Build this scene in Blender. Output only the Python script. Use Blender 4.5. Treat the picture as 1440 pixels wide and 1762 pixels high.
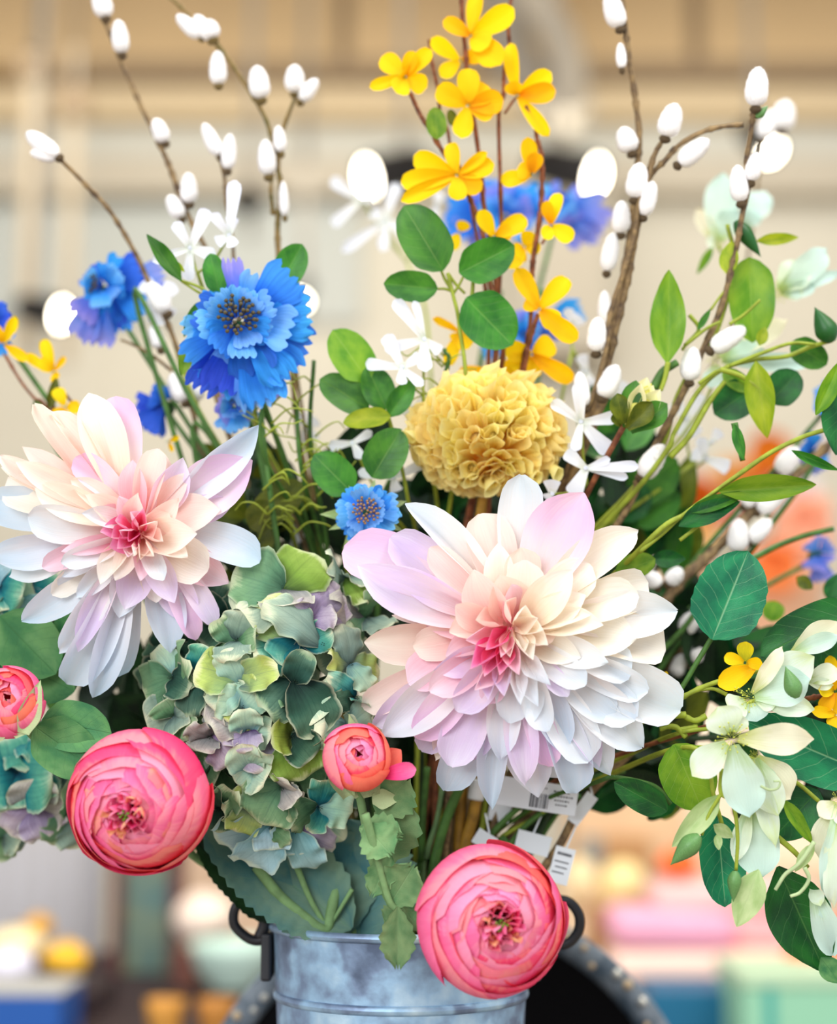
import bpy, math, random
from mathutils import Vector, Matrix
from math import sin, cos, pi, radians as R

for o in list(bpy.data.objects): bpy.data.objects.remove(o)
SC = bpy.context.scene
COL = SC.collection

# ------------------------------------------------------------------ camera
FPX = 2857.0                       # focal length in pixels of a 1440 wide frame
PITCH = R(8)
CAM = Vector((0, -1.0, 1.37))
cd = bpy.data.cameras.new('camera'); cam = bpy.data.objects.new('camera', cd); COL.objects.link(cam)
cam.location = CAM; cam.rotation_euler = (pi/2 + PITCH, 0, 0)
cd.sensor_fit = 'HORIZONTAL'; cd.sensor_width = 36; cd.lens = FPX/1440*36
cd.clip_start = .05; cd.clip_end = 60
cd.dof.use_dof = True; cd.dof.focus_distance = 0.985; cd.dof.aperture_fstop = 71.4/24.0
SC.camera = cam
RT = Vector((1, 0, 0)); FW = Vector((0, cos(PITCH), sin(PITCH))); UP = Vector((0, -sin(PITCH), cos(PITCH)))
def W(px, py, d):
    """the point d metres ahead of the camera position that the photograph shows at (px, py)"""
    return CAM + (FW + RT*((px-720)/FPX) + UP*((881-py)/FPX))*d
def toward(p): return (CAM-p).normalized()

# ------------------------------------------------------------------ light
wd = bpy.data.worlds.new('shop_daylight'); SC.world = wd; wd.use_nodes = True
bg = wd.node_tree.nodes['Background']; bg.inputs[0].default_value = (.96, .97, 1, 1); bg.inputs[1].default_value = .75
def area(name, loc, target, size, power, col=(1, 1, 1), sy=None):
    l = bpy.data.lights.new(name, 'AREA'); l.energy = power; l.color = col; l.size = size
    if sy: l.shape = 'RECTANGLE'; l.size_y = sy
    o = bpy.data.objects.new(name, l); COL.objects.link(o); o.location = loc
    o.rotation_euler = (Vector(target)-Vector(loc)).to_track_quat('-Z', 'Y').to_euler(); return o
area('shop_window_light', (-1.6, -3.2, 2.6), (0, 0, 1.4), 2.2, 100, (.95, .98, 1), 1.8)
area('fill_light_front', (1.3, -1.2, 3.3), (0, 0, 1.4), 1.2, 42, (1, .97, .92))  # added area light above and before the bouquet, not a known fixture
area('fill_light_top', (.1, .5, 3.4), (0, .1, 1.4), 1.4, 30, (1, .96, .88))  # added overhead fill, since the ceiling blocks light from above
area('fill_light_back', (0, 4.6, 3.6), (0, 6.8, 1.4), 4.5, 44, (1, .95, .86), 1.5)  # added to brighten the back wall, no such lamp is visible
area('fill_light_shelves', (0, 1.2, 3.3), (0, 2.9, .9), 2.5, 34, (1, .95, .88), 1.0)  # added fill over the stock tables, stands for no visible fixture
SC.view_settings.view_transform = 'Standard'; SC.view_settings.look = 'None'
SC.view_settings.exposure = 0.12; SC.view_settings.gamma = 1.0; SC.view_settings.use_curve_mapping = False

# ------------------------------------------------------------------ materials
def lin(c):
    def f(x):
        x /= 255.0
        return x/12.92 if x <= .04045 else ((x+.055)/1.055)**2.4
    return (f(c[0]), f(c[1]), f(c[2]), 1)
class NT:
    def __init__(s, name):
        s.m = bpy.data.materials.new(name); s.m.use_nodes = True; s.t = s.m.node_tree
        s.b = s.t.nodes['Principled BSDF']; s.out = s.t.nodes['Material Output']
    def n(s, typ, **kw):
        nd = s.t.nodes.new(typ)
        for k, v in kw.items():
            if k.startswith('i_'):
                key = k[2:]; key = int(key) if key.isdigit() else key
                nd.inputs[key].default_value = v
            else: setattr(nd, k, v)
        return nd
    def l(s, a, b): s.t.links.new(a, b)
    def math(s, op, a, b=None, c=None):
        nd = s.t.nodes.new('ShaderNodeMath'); nd.operation = op
        for i, x in enumerate((a, b, c)):
            if x is None: continue
            if isinstance(x, (int, float)): nd.inputs[i].default_value = x
            else: s.l(x, nd.inputs[i])
        return nd.outputs[0]
    def mixc(s, fac, a, b, mode='MIX'):
        nd = s.t.nodes.new('ShaderNodeMix'); nd.data_type = 'RGBA'; nd.blend_type = mode
        for sock, x in ((nd.inputs[0], fac), (nd.inputs[6], a), (nd.inputs[7], b)):
            if isinstance(x, (int, float, tuple)): sock.default_value = x
            else: s.l(x, sock)
        return nd.outputs[2]
    def ramp(s, fac, stops):
        nd = s.t.nodes.new('ShaderNodeValToRGB'); e = nd.color_ramp.elements
        while len(e) < len(stops): e.new(.5)
        for i, (p, c) in enumerate(stops): e[i].position = p; e[i].color = c
        s.l(fac, nd.inputs[0]); return nd.outputs[0]

def plain(name, c, rough=.6, metal=0, spec=.4, noise=0, nscale=30, bump=0, c2=None):
    t = NT(name); t.b.inputs['Roughness'].default_value = rough; t.b.inputs['Metallic'].default_value = metal
    t.b.inputs['Specular IOR Level'].default_value = spec
    col = lin(c)
    if noise or bump or c2:
        tc = t.n('ShaderNodeTexCoord'); nz = t.n('ShaderNodeTexNoise'); nz.inputs['Scale'].default_value = nscale
        nz.inputs['Detail'].default_value = 5; t.l(tc.outputs['Object'], nz.inputs['Vector'])
        a = tuple(x*(1-noise) for x in col[:3])+(1,); b = lin(c2) if c2 else tuple(min(1, x*(1+noise)) for x in col[:3])+(1,)
        t.l(t.ramp(nz.outputs[0], [(.32, a), (.68, b)]), t.b.inputs['Base Color'])
        if bump:
            bp = t.n('ShaderNodeBump'); bp.inputs['Strength'].default_value = bump; bp.inputs['Distance'].default_value = .002
            t.l(nz.outputs[0], bp.inputs['Height']); t.l(bp.outputs[0], t.b.inputs['Normal'])
    else: t.b.inputs['Base Color'].default_value = col
    return t.m

def petal_mat(name, stops, edge=None, trans=.35, rough=.7, streak=.18, var=.15, hue=.012, veins=0.0, veincol=None, sat=1.0, spots=0):
    """silk petal: colour runs along the petal, fine streaks, slight change from petal to petal"""
    t = NT(name)
    uv = t.n('ShaderNodeUVMap'); sep = t.n('ShaderNodeSeparateXYZ'); t.l(uv.outputs[0], sep.inputs[0])
    u, v = sep.outputs[0], sep.outputs[1]
    oi = t.n('ShaderNodeObjectInfo'); rnd = oi.outputs['Random']
    mp = t.n('ShaderNodeMapping'); mp.inputs['Scale'].default_value = (26, 1.6, 1); t.l(uv.outputs[0], mp.inputs[0])
    addr = t.n('ShaderNodeVectorMath', operation='ADD'); t.l(mp.outputs[0], addr.inputs[0])
    cmb = t.n('ShaderNodeCombineXYZ'); t.l(t.math('MULTIPLY', rnd, 40.0), cmb.inputs[2]); t.l(cmb.outputs[0], addr.inputs[1])
    nz = t.n('ShaderNodeTexNoise'); nz.inputs['Scale'].default_value = 1; nz.inputs['Detail'].default_value = 3; t.l(addr.outputs[0], nz.inputs['Vector'])
    mp2 = t.n('ShaderNodeMapping'); mp2.inputs['Scale'].default_value = (2.2, 2.6, 1); t.l(uv.outputs[0], mp2.inputs[0])
    add2 = t.n('ShaderNodeVectorMath', operation='ADD'); t.l(mp2.outputs[0], add2.inputs[0]); t.l(cmb.outputs[0], add2.inputs[1])
    nb = t.n('ShaderNodeTexNoise'); nb.inputs['Scale'].default_value = 1; nb.inputs['Detail'].default_value = 2; t.l(add2.outputs[0], nb.inputs['Vector'])
    f = t.math('ADD', v, t.math('MULTIPLY', t.math('SUBTRACT', nz.outputs[0], .5), .25))
    f = t.math('ADD', f, t.math('MULTIPLY', t.math('SUBTRACT', nb.outputs[0], .5), .55))
    f = t.math('ADD', f, t.math('MULTIPLY', t.math('SUBTRACT', rnd, .5), var))
    c = t.ramp(f, [(p, lin(x)) for p, x in stops])
    if veins:
        au = t.math('ABSOLUTE', t.math('SUBTRACT', u, .5))
        ph = t.math('MULTIPLY', t.math('SUBTRACT', v, t.math('MULTIPLY', au, .9)), 2*pi*6)
        sv = t.math('MULTIPLY', t.math('SUBTRACT', t.math('SINE', ph), .9), 10.0)
        mid = t.math('SUBTRACT', 1.0, t.math('MULTIPLY', au, 45.0))
        vv = t.math('MAXIMUM', t.math('MULTIPLY', t.math('MAXIMUM', sv, 0.0), .45), t.math('MAXIMUM', mid, 0.0))
        vm = t.math('MULTIPLY', t.math('MINIMUM', vv, 1.0), veins)
        c = t.mixc(vm, c, lin(veincol))
    if edge:
        eu = t.math('MULTIPLY', t.math('ABSOLUTE', t.math('SUBTRACT', u, .5)), 2.0)
        e = t.math('MAXIMUM', eu, v); e = t.math('ADD', e, t.math('MULTIPLY', t.math('SUBTRACT', nb.outputs[0], .5), .12))
        e = t.math('MINIMUM', t.math('MAXIMUM', t.math('MULTIPLY', t.math('SUBTRACT', e, .88), 9.0), 0.0), 1.0)
        c = t.mixc(t.math('MULTIPLY', e, .5), c, lin(edge))
    st = t.math('ADD', t.math('MULTIPLY', nz.outputs[0], streak*2), 1-streak)
    hsv = t.n('ShaderNodeHueSaturation'); t.l(c, hsv.inputs['Color']); t.l(st, hsv.inputs['Value'])
    t.l(t.math('ADD', .5-hue, t.math('MULTIPLY', rnd, 2*hue)), hsv.inputs['Hue']); hsv.inputs['Saturation'].default_value = sat
    c = hsv.outputs[0]
    t.l(c, t.b.inputs['Base Color']); t.b.inputs['Roughness'].default_value = rough
    t.b.inputs['Specular IOR Level'].default_value = .25
    bp = t.n('ShaderNodeBump'); bp.inputs['Strength'].default_value = .25; bp.inputs['Distance'].default_value = .001
    t.l(nz.outputs[0], bp.inputs['Height']); t.l(bp.outputs[0], t.b.inputs['Normal'])
    tr = t.n('ShaderNodeBsdfTranslucent'); t.l(c, tr.inputs[0])
    mx = t.n('ShaderNodeMixShader'); mx.inputs[0].default_value = trans
    t.l(t.b.outputs[0], mx.inputs[1]); t.l(tr.outputs[0], mx.inputs[2]); t.l(mx.outputs[0], t.out.inputs[0])
    return t.m

def leaf_mat(name, a, b, vein, rough=.42, trans=.22, vs=.5, hue=.01):
    """leaf: two greens mottled, pale midrib and side veins pressed in"""
    t = NT(name)
    uv = t.n('ShaderNodeUVMap'); sep = t.n('ShaderNodeSeparateXYZ'); t.l(uv.outputs[0], sep.inputs[0])
    u, v = sep.outputs[0], sep.outputs[1]; oi = t.n('ShaderNodeObjectInfo'); rnd = oi.outputs['Random']
    cmb = t.n('ShaderNodeCombineXYZ'); t.l(t.math('MULTIPLY', rnd, 40.0), cmb.inputs[2])
    add = t.n('ShaderNodeVectorMath', operation='ADD'); t.l(uv.outputs[0], add.inputs[0]); t.l(cmb.outputs[0], add.inputs[1])
    nz = t.n('ShaderNodeTexNoise'); nz.inputs['Scale'].default_value = 2.4; nz.inputs['Detail'].default_value = 4; t.l(add.outputs[0], nz.inputs['Vector'])
    nf = t.n('ShaderNodeTexNoise'); nf.inputs['Scale'].default_value = 60; nf.inputs['Detail'].default_value = 2; t.l(add.outputs[0], nf.inputs['Vector'])
    c = t.ramp(nz.outputs[0], [(.36, lin(a)), (.64, lin(b))])
    au = t.math('ABSOLUTE', t.math('SUBTRACT', u, .5))
    wob = t.math('MULTIPLY', t.math('SUBTRACT', nz.outputs[0], .5), .14)
    ph = t.math('MULTIPLY', t.math('ADD', t.math('SUBTRACT', v, t.math('MULTIPLY', au, .55)), wob), 2*pi*7)
    sv = t.math('MAXIMUM', t.math('MULTIPLY', t.math('SUBTRACT', t.math('SINE', ph), .965), 22.0), 0.0)
    mid = t.math('MAXIMUM', t.math('SUBTRACT', 1.0, t.math('MULTIPLY', au, 50.0)), 0.0)
    vv = t.math('MINIMUM', t.math('MAXIMUM', t.math('MULTIPLY', sv, .5), mid), 1.0)
    c = t.mixc(t.math('MULTIPLY', vv, vs), c, lin(vein))
    hsv = t.n('ShaderNodeHueSaturation'); t.l(c, hsv.inputs['Color'])
    t.l(t.math('ADD', .5-hue, t.math('MULTIPLY', rnd, 2*hue)), hsv.inputs['Hue'])
    t.l(t.math('ADD', .85, t.math('MULTIPLY', rnd, .3)), hsv.inputs['Value'])
    c = hsv.outputs[0]; t.l(c, t.b.inputs['Base Color']); t.b.inputs['Roughness'].default_value = rough
    t.b.inputs['Specular IOR Level'].default_value = .4
    bp = t.n('ShaderNodeBump'); bp.inputs['Strength'].default_value = .45; bp.inputs['Distance'].default_value = .001
    t.l(t.math('ADD', t.math('MULTIPLY', vv, -.6), t.math('MULTIPLY', nf.outputs[0], .3)), bp.inputs['Height']); t.l(bp.outputs[0], t.b.inputs['Normal'])
    tr = t.n('ShaderNodeBsdfTranslucent'); t.l(c, tr.inputs[0]); mx = t.n('ShaderNodeMixShader'); mx.inputs[0].default_value = trans
    t.l(t.b.outputs[0], mx.inputs[1]); t.l(tr.outputs[0], mx.inputs[2]); t.l(mx.outputs[0], t.out.inputs[0])
    return t.m

def emit(name, c, s):
    t = NT(name); t.b.inputs['Emission Color'].default_value = lin(c); t.b.inputs['Emission Strength'].default_value = s
    t.b.inputs['Base Color'].default_value = lin(c); return t.m

PM = {}
def P(k, *a, **kw): PM[k] = petal_mat(k, *a, **kw)
# dahlia petals
P('dahlia_white', [(0, (255, 232, 222)), (.45, (250, 246, 244)), (1, (226, 237, 247))], streak=.04)
P('dahlia_bluewhite', [(0, (250, 240, 240)), (.45, (238, 240, 247)), (1, (205, 226, 243))], streak=.04)
P('dahlia_cream', [(0, (255, 222, 205)), (.4, (255, 243, 222)), (1, (252, 248, 240))], streak=.04)
P('dahlia_peach', [(0, (255, 190, 182)), (.5, (255, 222, 212)), (1, (253, 238, 226))], streak=.04)
P('dahlia_pink', [(0, (252, 135, 165)), (.45, (253, 196, 208)), (1, (248, 222, 234))], streak=.05)
P('dahlia_lilac', [(0, (253, 205, 212)), (.45, (248, 232, 240)), (.8, (234, 217, 246)), (1, (240, 232, 250))], streak=.05)
P('dahlia_orchid', [(0, (253, 235, 228)), (.45, (250, 230, 238)), (.85, (244, 204, 238)), (1, (250, 210, 234))], streak=.05)
P('dahlia_hot', [(0, (245, 60, 120)), (.5, (252, 115, 160)), (.8, (250, 160, 205)), (1, (252, 200, 218))], streak=.06)
P('mum_yellow', [(0, (255, 184, 60)), (.35, (255, 222, 108)), (.8, (255, 240, 155)), (1, (255, 244, 175))], trans=.5, streak=.04, var=.1)  # orange base puts the warm shade between florets into the colour
P('forsythia_yellow', [(0, (244, 190, 6)), (.3, (254, 208, 6)), (1, (255, 217, 14))], trans=.3, streak=.07)
P('forsythia_deep', [(0, (240, 168, 4)), (.4, (252, 194, 4)), (1, (254, 204, 10))], trans=.3, streak=.07)
P('forsythia_lime', [(0, (170, 170, 30)), (.5, (214, 205, 30)), (1, (240, 215, 30))], trans=.3)
P('jasmine_white', [(0, (232, 238, 226)), (.3, (246, 248, 252)), (1, (236, 241, 253))], streak=.03, trans=.3)
P('cornflower_blue', [(0, (28, 84, 190)), (.45, (34, 126, 226)), (1, (66, 160, 242))], streak=.3, trans=.3)
P('cornflower_deep', [(0, (20, 60, 150)), (.5, (30, 92, 200)), (1, (60, 110, 222))], streak=.3)
P('cornflower_light', [(0, (40, 120, 220)), (.5, (72, 160, 240)), (1, (125, 190, 248))], streak=.25)
P('cornflower_lavender', [(0, (60, 110, 210)), (.5, (92, 130, 224)), (1, (152, 150, 228))], streak=.25)
P('ranunculus_pink', [(0, (238, 30, 100)), (.5, (252, 84, 140)), (.85, (254, 128, 172)), (1, (255, 160, 178))], streak=.07, trans=.3, var=.35)
P('ranunculus_hot', [(0, (225, 15, 75)), (.5, (250, 50, 105)), (.9, (253, 92, 125)), (1, (254, 140, 140))], streak=.07, trans=.3)
P('ranunculus_pale', [(0, (250, 90, 150)), (.5, (253, 130, 182)), (1, (253, 165, 198))], streak=.06, trans=.3, var=.3)
P('ranunculus_peach', [(0, (252, 100, 130)), (.45, (253, 150, 140)), (.75, (253, 206, 150)), (1, (254, 140, 160))], streak=.06, trans=.3)
P('ranunculus_coral', [(0, (245, 50, 80)), (.5, (252, 88, 96)), (1, (253, 125, 112))], streak=.06, trans=.3)
HV = dict(edge=(214, 218, 186), veins=.35, trans=.18, streak=.12, rough=.75, hue=.02)
P('hydrangea_green', [(0, (38, 72, 52)), (.4, (92, 136, 98)), (.85, (126, 160, 118)), (1, (190, 204, 160))], veincol=(60, 105, 80), **HV)
P('hydrangea_sage', [(0, (60, 84, 82)), (.4, (124, 152, 138)), (.85, (160, 180, 158)), (1, (214, 218, 186))], veincol=(96, 120, 110), **HV)
P('hydrangea_dark', [(0, (12, 38, 36)), (.5, (44, 84, 68)), (.9, (86, 122, 98)), (1, (140, 165, 130))], veincol=(30, 62, 54), **HV)
P('hydrangea_teal', [(0, (6, 52, 78)), (.35, (24, 116, 122)), (.75, (88, 164, 142)), (.95, (160, 200, 170)), (1, (226, 226, 190))], veincol=(12, 76, 92), **HV)
P('hydrangea_lime', [(0, (88, 112, 118)), (.4, (148, 174, 112)), (.85, (186, 202, 106)), (1, (226, 226, 166))], veincol=(112, 130, 110), **HV)
P('hydrangea_olive', [(0, (66, 88, 40)), (.5, (122, 150, 56)), (.9, (146, 168, 74)), (1, (196, 204, 140))], veincol=(90, 112, 48), **HV)
P('hydrangea_mint', [(0, (96, 138, 150)), (.4, (158, 200, 178)), (.85, (188, 214, 184)), (1, (226, 230, 196))], veincol=(118, 158, 152), **HV)
P('hydrangea_lavender', [(0, (82, 58, 100)), (.4, (152, 138, 168)), (.85, (188, 176, 190)), (1, (222, 212, 214))], veincol=(112, 90, 128), **HV)
P('hydrangea_ice', [(0, (80, 140, 150)), (.4, (150, 196, 205)), (.85, (180, 214, 220)), (1, (206, 230, 222))], veincol=(116, 160, 172), **HV)
P('hydrangea_grey', [(0, (70, 74, 78)), (.4, (142, 144, 142)), (.85, (178, 172, 166)), (1, (206, 198, 190))], veincol=(104, 104, 110), **HV)
P('clematis_pale', [(0, (178, 202, 120)), (.3, (226, 238, 208)), (.75, (232, 244, 228)), (1, (224, 236, 186))], streak=.05, trans=.3)
P('clematis_mint', [(0, (186, 212, 150)), (.35, (216, 236, 222)), (1, (202, 230, 222))], streak=.05, trans=.3)
P('clematis_cream', [(0, (206, 214, 140)), (.4, (244, 242, 214)), (1, (246, 240, 210))], streak=.05, trans=.3)
P('rosebud_cream', [(0, (226, 222, 110)), (.5, (250, 246, 180)), (1, (255, 250, 215))], streak=.05, trans=.3)
LM = {}
def Lf(k, *a, **kw): LM[k] = leaf_mat(k, *a, **kw)
Lf('leaf_mid', (38, 102, 28), (70, 138, 38), (128, 172, 80))
Lf('leaf_bright', (88, 142, 24), (132, 172, 40), (160, 190, 80), trans=.35)
Lf('leaf_lime', (140, 168, 26), (182, 196, 48), (205, 212, 100), trans=.4)
Lf('leaf_deep', (14, 72, 34), (30, 108, 42), (96, 150, 80))
Lf('leaf_teal', (8, 98, 66), (28, 138, 84), (140, 190, 140), vs=.7)
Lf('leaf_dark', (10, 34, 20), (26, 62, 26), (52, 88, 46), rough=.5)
Lf('leaf_olive', (72, 88, 14), (112, 122, 26), (140, 148, 60), trans=.3)
Lf('leaf_sage', (92, 136, 88), (128, 160, 108), (150, 180, 130), rough=.85, vs=.25, trans=.15)
Lf('leaf_jade', (58, 122, 76), (98, 156, 92), (66, 120, 74), rough=.7, vs=.6)
Lf('leaf_hydrangea', (54, 110, 116), (112, 146, 126), (100, 146, 110), rough=.7, vs=.5, trans=.12)
Lf('leaf_paleseal', (176, 202, 132), (206, 222, 164), (216, 228, 180), rough=.7, trans=.35, vs=.2)
M = {}
M['catkin'] = plain('catkin_white', (248, 246, 246), .95, spec=.1)
M['twig'] = plain('willow_twig_brown', (104, 82, 64), .8, noise=.45, nscale=160, bump=.8, c2=(150, 124, 84))
M['twig_olive'] = plain('willow_twig_olive', (112, 104, 44), .7, noise=.4, nscale=120, bump=.5, c2=(142, 112, 66))
M['twig_red'] = plain('forsythia_twig_red', (112, 58, 34), .7, noise=.4, nscale=180, bump=.8, c2=(150, 88, 52))
M['stem_green'] = plain('stem_green', (66, 106, 42), .6, noise=.3, nscale=120)
M['stem_lime'] = plain('stem_lime', (142, 156, 46), .6, noise=.25, nscale=120)
M['stem_dark'] = plain('stem_dark', (34, 56, 28), .7, noise=.4, nscale=120)
M['stem_sage'] = plain('stem_sage', (112, 146, 96), .85, noise=.2, nscale=120)
M['stem_cane'] = plain('stem_cane', (150, 112, 34), .6, noise=.4, nscale=90)
M['calyx'] = plain('calyx_sage', (168, 186, 138), .8, noise=.2, nscale=90)
M['bud_green'] = plain('bud_green', (72, 128, 62), .45, noise=.35, nscale=70, c2=(120, 168, 100))
M['bud_dark'] = plain('bud_dark', (30, 88, 34), .45, noise=.35, nscale=70)
M['seed'] = plain('stamen_seed_brown', (150, 116, 82), .6, noise=.4, nscale=300)
M['seed_dark'] = plain('stamen_seed_olive', (86, 78, 52), .6, noise=.4, nscale=300)
M['stamen'] = plain('stamen_lime', (196, 204, 84), .7)
M['throat'] = plain('throat_green', (96, 140, 30), .7)
M['heart'] = plain('flower_heart_pink', (236, 110, 140), .8)
M['core_dark'] = plain('hydrangea_pedicel', (44, 66, 46), .9, noise=.4, nscale=80)
# ------------------------------------------------------------------ things and parts
WM = {}                                     # world matrix of every object built
def tag(o, label=None, cat=None, group=None, kind=None):
    if label: o['label'] = label
    if cat: o['category'] = cat
    if group: o['group'] = group
    if kind: o['kind'] = kind
def thing(name, label, cat, loc, group=None):
    o = bpy.data.objects.new(name, None); COL.objects.link(o); o.empty_display_size = .02
    o.matrix_basis = Matrix.Translation(loc); WM[o] = Matrix.Translation(loc); tag(o, label, cat, group); return o
def part(name, mesh, mat, MX, parent=None, label=None):
    o = bpy.data.objects.new(name, mesh); COL.objects.link(o)
    if not mesh.materials: mesh.materials.append(mat)
    o.material_slots[0].link = 'OBJECT'; o.material_slots[0].material = mat
    if parent is not None:
        o.parent = parent; o.matrix_basis = WM[parent].inverted() @ MX
    else: o.matrix_basis = MX
    WM[o] = MX
    if label: o['label'] = label
    return o
def mesh_of(name, vs, fs, uvs=None, smooth=True):
    me = bpy.data.meshes.new(name); me.from_pydata([tuple(v) for v in vs], [], fs)
    if smooth: me.polygons.foreach_set('use_smooth', [True]*len(me.polygons))
    if uvs:
        ul = me.uv_layers.new(name='UVMap'); li = [0]*len(me.loops); me.loops.foreach_get('vertex_index', li)
        buf = []
        for i in li: buf += [uvs[i][0], uvs[i][1]]
        ul.data.foreach_set('uv', buf)
    me.update(); return me
def MAB(A, B, n, width, zs=None):
    """frame with Y from A to B, Z near n, X scaled to a width"""
    y = B-A; L = max(y.length, 1e-5); yh = y/L; z = n-n.dot(yh)*yh
    if z.length < 1e-4: z = yh.orthogonal()
    z.normalize(); x = yh.cross(z); s = zs if zs else L
    return Matrix(((x.x*width, yh.x*L, z.x*s, A.x), (x.y*width, yh.y*L, z.y*s, A.y), (x.z*width, yh.z*L, z.z*s, A.z), (0, 0, 0, 1)))
def frame(loc, ax, s=1.0, up=Vector((0, 0, 1))):
    """uniformly scaled frame with local Z along ax and local Y near up"""
    z = ax.normalized(); y = up-up.dot(z)*z
    if y.length < 1e-4: y = z.orthogonal()
    y.normalize(); x = y.cross(z)
    return Matrix(((x.x*s, y.x*s, z.x*s, loc.x), (x.y*s, y.y*s, z.y*s, loc.y), (x.z*s, y.z*s, z.z*s, loc.z), (0, 0, 0, 1)))

def interp(prof, v):
    for i in range(len(prof)-1):
        a, b = prof[i], prof[i+1]
        if v <= b[0]:
            t = (v-a[0])/max(1e-6, b[0]-a[0]); p0 = prof[max(0, i-1)][1]; p3 = prof[min(len(prof)-1, i+2)][1]
            p1, p2 = a[1], b[1]
            r = .5*((2*p1)+(-p0+p2)*t+(2*p0-5*p1+4*p2-p3)*t*t+(-p0+3*p1-3*p2+p3)*t**3)
            return max(0.0, r)
    return prof[-1][1]
def petal(name, prof, bend=.3, cup=.1, ruf=0, rf=3, fray=0, nf=5, curl=0, crease=0, teeth=0, tf=12, nu=8, nv=14, seed=0, side=0):
    """one petal or leaf: chord from the origin to (0,1,0), widest part 1, +Z is the face"""
    rg = random.Random(seed); ph = rg.uniform(0, 6.28); ph2 = rg.uniform(0, 6.28)
    N = nv; cl = [(0.0, 0.0)]; th = []
    for j in range(N+1):
        v = j/N; a = bend*(1-2*v)+(curl*max(0, (v-.7)/.3)**1.5 if curl else 0); th.append(a)
    for j in range(N):
        a = (th[j]+th[j+1])/2; cl.append((cl[-1][0]+cos(a)/N, cl[-1][1]+sin(a)/N))
    ey, ez = cl[-1]; L = math.hypot(ey, ez); ca, sa = ey/L, ez/L
    cl = [((y*ca+z*sa)/L, (-y*sa+z*ca)/L) for y, z in cl]
    vs, uvs, fs = [], [], []
    for j in range(N+1):
        v = j/N; w = interp(prof, v)
        if teeth: w *= 1+teeth*(1-2*abs((v*tf) % 1-.5))*(1 if v < .97 else 0)
        y0, z0 = cl[j]; k = min(j+1, N); i0 = max(j-1, 0); ty, tz = cl[k][0]-cl[i0][0], cl[k][1]-cl[i0][1]
        tl = math.hypot(ty, tz); ny, nz = -tz/tl, ty/tl
        for i in range(nu+1):
            u = i/nu*2-1
            h = cup*u*u*min(1, w*1.2)+ruf*abs(u)**2*sin(v*rf*2*pi+ph+(0 if u < 0 else 1.7+ph2))*(.3+.7*v)-crease*math.exp(-(u/.22)**2)*sin(pi*min(1, v*1.05))
            fy = 0
            if fray: fy = fray*(v**6)*(abs(sin(i/nu*nf*pi+.3))-.6)*(1+.3*sin(i*2.3+ph))
            bow = side*sin(pi*v)
            vs.append((u*w*.5+bow, y0+ny*h+fy, z0+nz*h)); uvs.append((i/nu, v))
    for j in range(N):
        for i in range(nu):
            a = j*(nu+1)+i; fs.append((a, a+1, a+nu+2, a+nu+1))
    return mesh_of(name, vs, fs, uvs)

def catmull(pts, n=8):
    out = []
    P_ = [pts[0]+(pts[0]-pts[1])]+list(pts)+[pts[-1]+(pts[-1]-pts[-2])]
    for i in range(1, len(P_)-2):
        a, b, c, d = P_[i-1], P_[i], P_[i+1], P_[i+2]
        for k in range(n):
            t = k/n
            out.append(.5*((2*b)+(-a+c)*t+(2*a-5*b+4*c-d)*t*t+(-a+3*b-3*c+d)*t**3))
    out.append(pts[-1].copy()); return out
def tube(name, pts, r0, r1, ns=8, n=8, knots=0, seed=0, flat=1.0):
    rg = random.Random(seed); C = catmull(pts, n); m = len(C)
    tot = [0]
    for i in range(1, m): tot.append(tot[-1]+(C[i]-C[i-1]).length)
    org = C[0].copy(); vs, uvs, fs = [], [], []
    t0 = (C[1]-C[0]).normalized(); nrm = t0.orthogonal().normalized()
    for i in range(m):
        t = (C[min(i+1, m-1)]-C[max(i-1, 0)]).normalized(); nrm = (nrm-nrm.dot(t)*t).normalized(); bn = t.cross(nrm)
        f = tot[i]/tot[-1]; r = r0+(r1-r0)*f
        if knots: r *= 1+(knots*rg.uniform(.2, 1) if rg.random() < .22 else knots*.25*rg.uniform(-1, 1))
        for k in range(ns):
            a = 2*pi*k/ns; p = C[i]+nrm*(cos(a)*r)+bn*(sin(a)*r*flat); vs.append(p-org); uvs.append((k/ns, f))
    for i in range(m-1):
        for k in range(ns): fs.append((i*ns+k, i*ns+(k+1) % ns, (i+1)*ns+(k+1) % ns, (i+1)*ns+k))
    fs.append(tuple(range(ns))[::-1]); fs.append(tuple((m-1)*ns+k for k in range(ns)))
    return mesh_of(name, vs, fs, uvs), Matrix.Translation(org)
def revolve(name, prof, ns=16, uvv=True, cap=False):
    """prof: (radius, height) list turned about Z"""
    vs, fs, uvs = [], [], []
    for j, (r, z) in enumerate(prof):
        for k in range(ns): a = 2*pi*k/ns; vs.append((r*cos(a), r*sin(a), z)); uvs.append((k/ns, j/(len(prof)-1)))
    for j in range(len(prof)-1):
        for k in range(ns): fs.append((j*ns+k, j*ns+(k+1) % ns, (j+1)*ns+(k+1) % ns, (j+1)*ns+k))
    return mesh_of(name, vs, fs, uvs)
def merge(name, items):
    """items: (mesh, matrix) -> one mesh"""
    vs, fs, uvs = [], [], []
    for me, mx in items:
        b = len(vs); vs += [mx @ v.co for v in me.vertices]; fs += [tuple(b+i for i in p.vertices) for p in me.polygons]
        uvs += [(.5, .5)]*len(me.vertices)
    return mesh_of(name, vs, fs, uvs)

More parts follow.
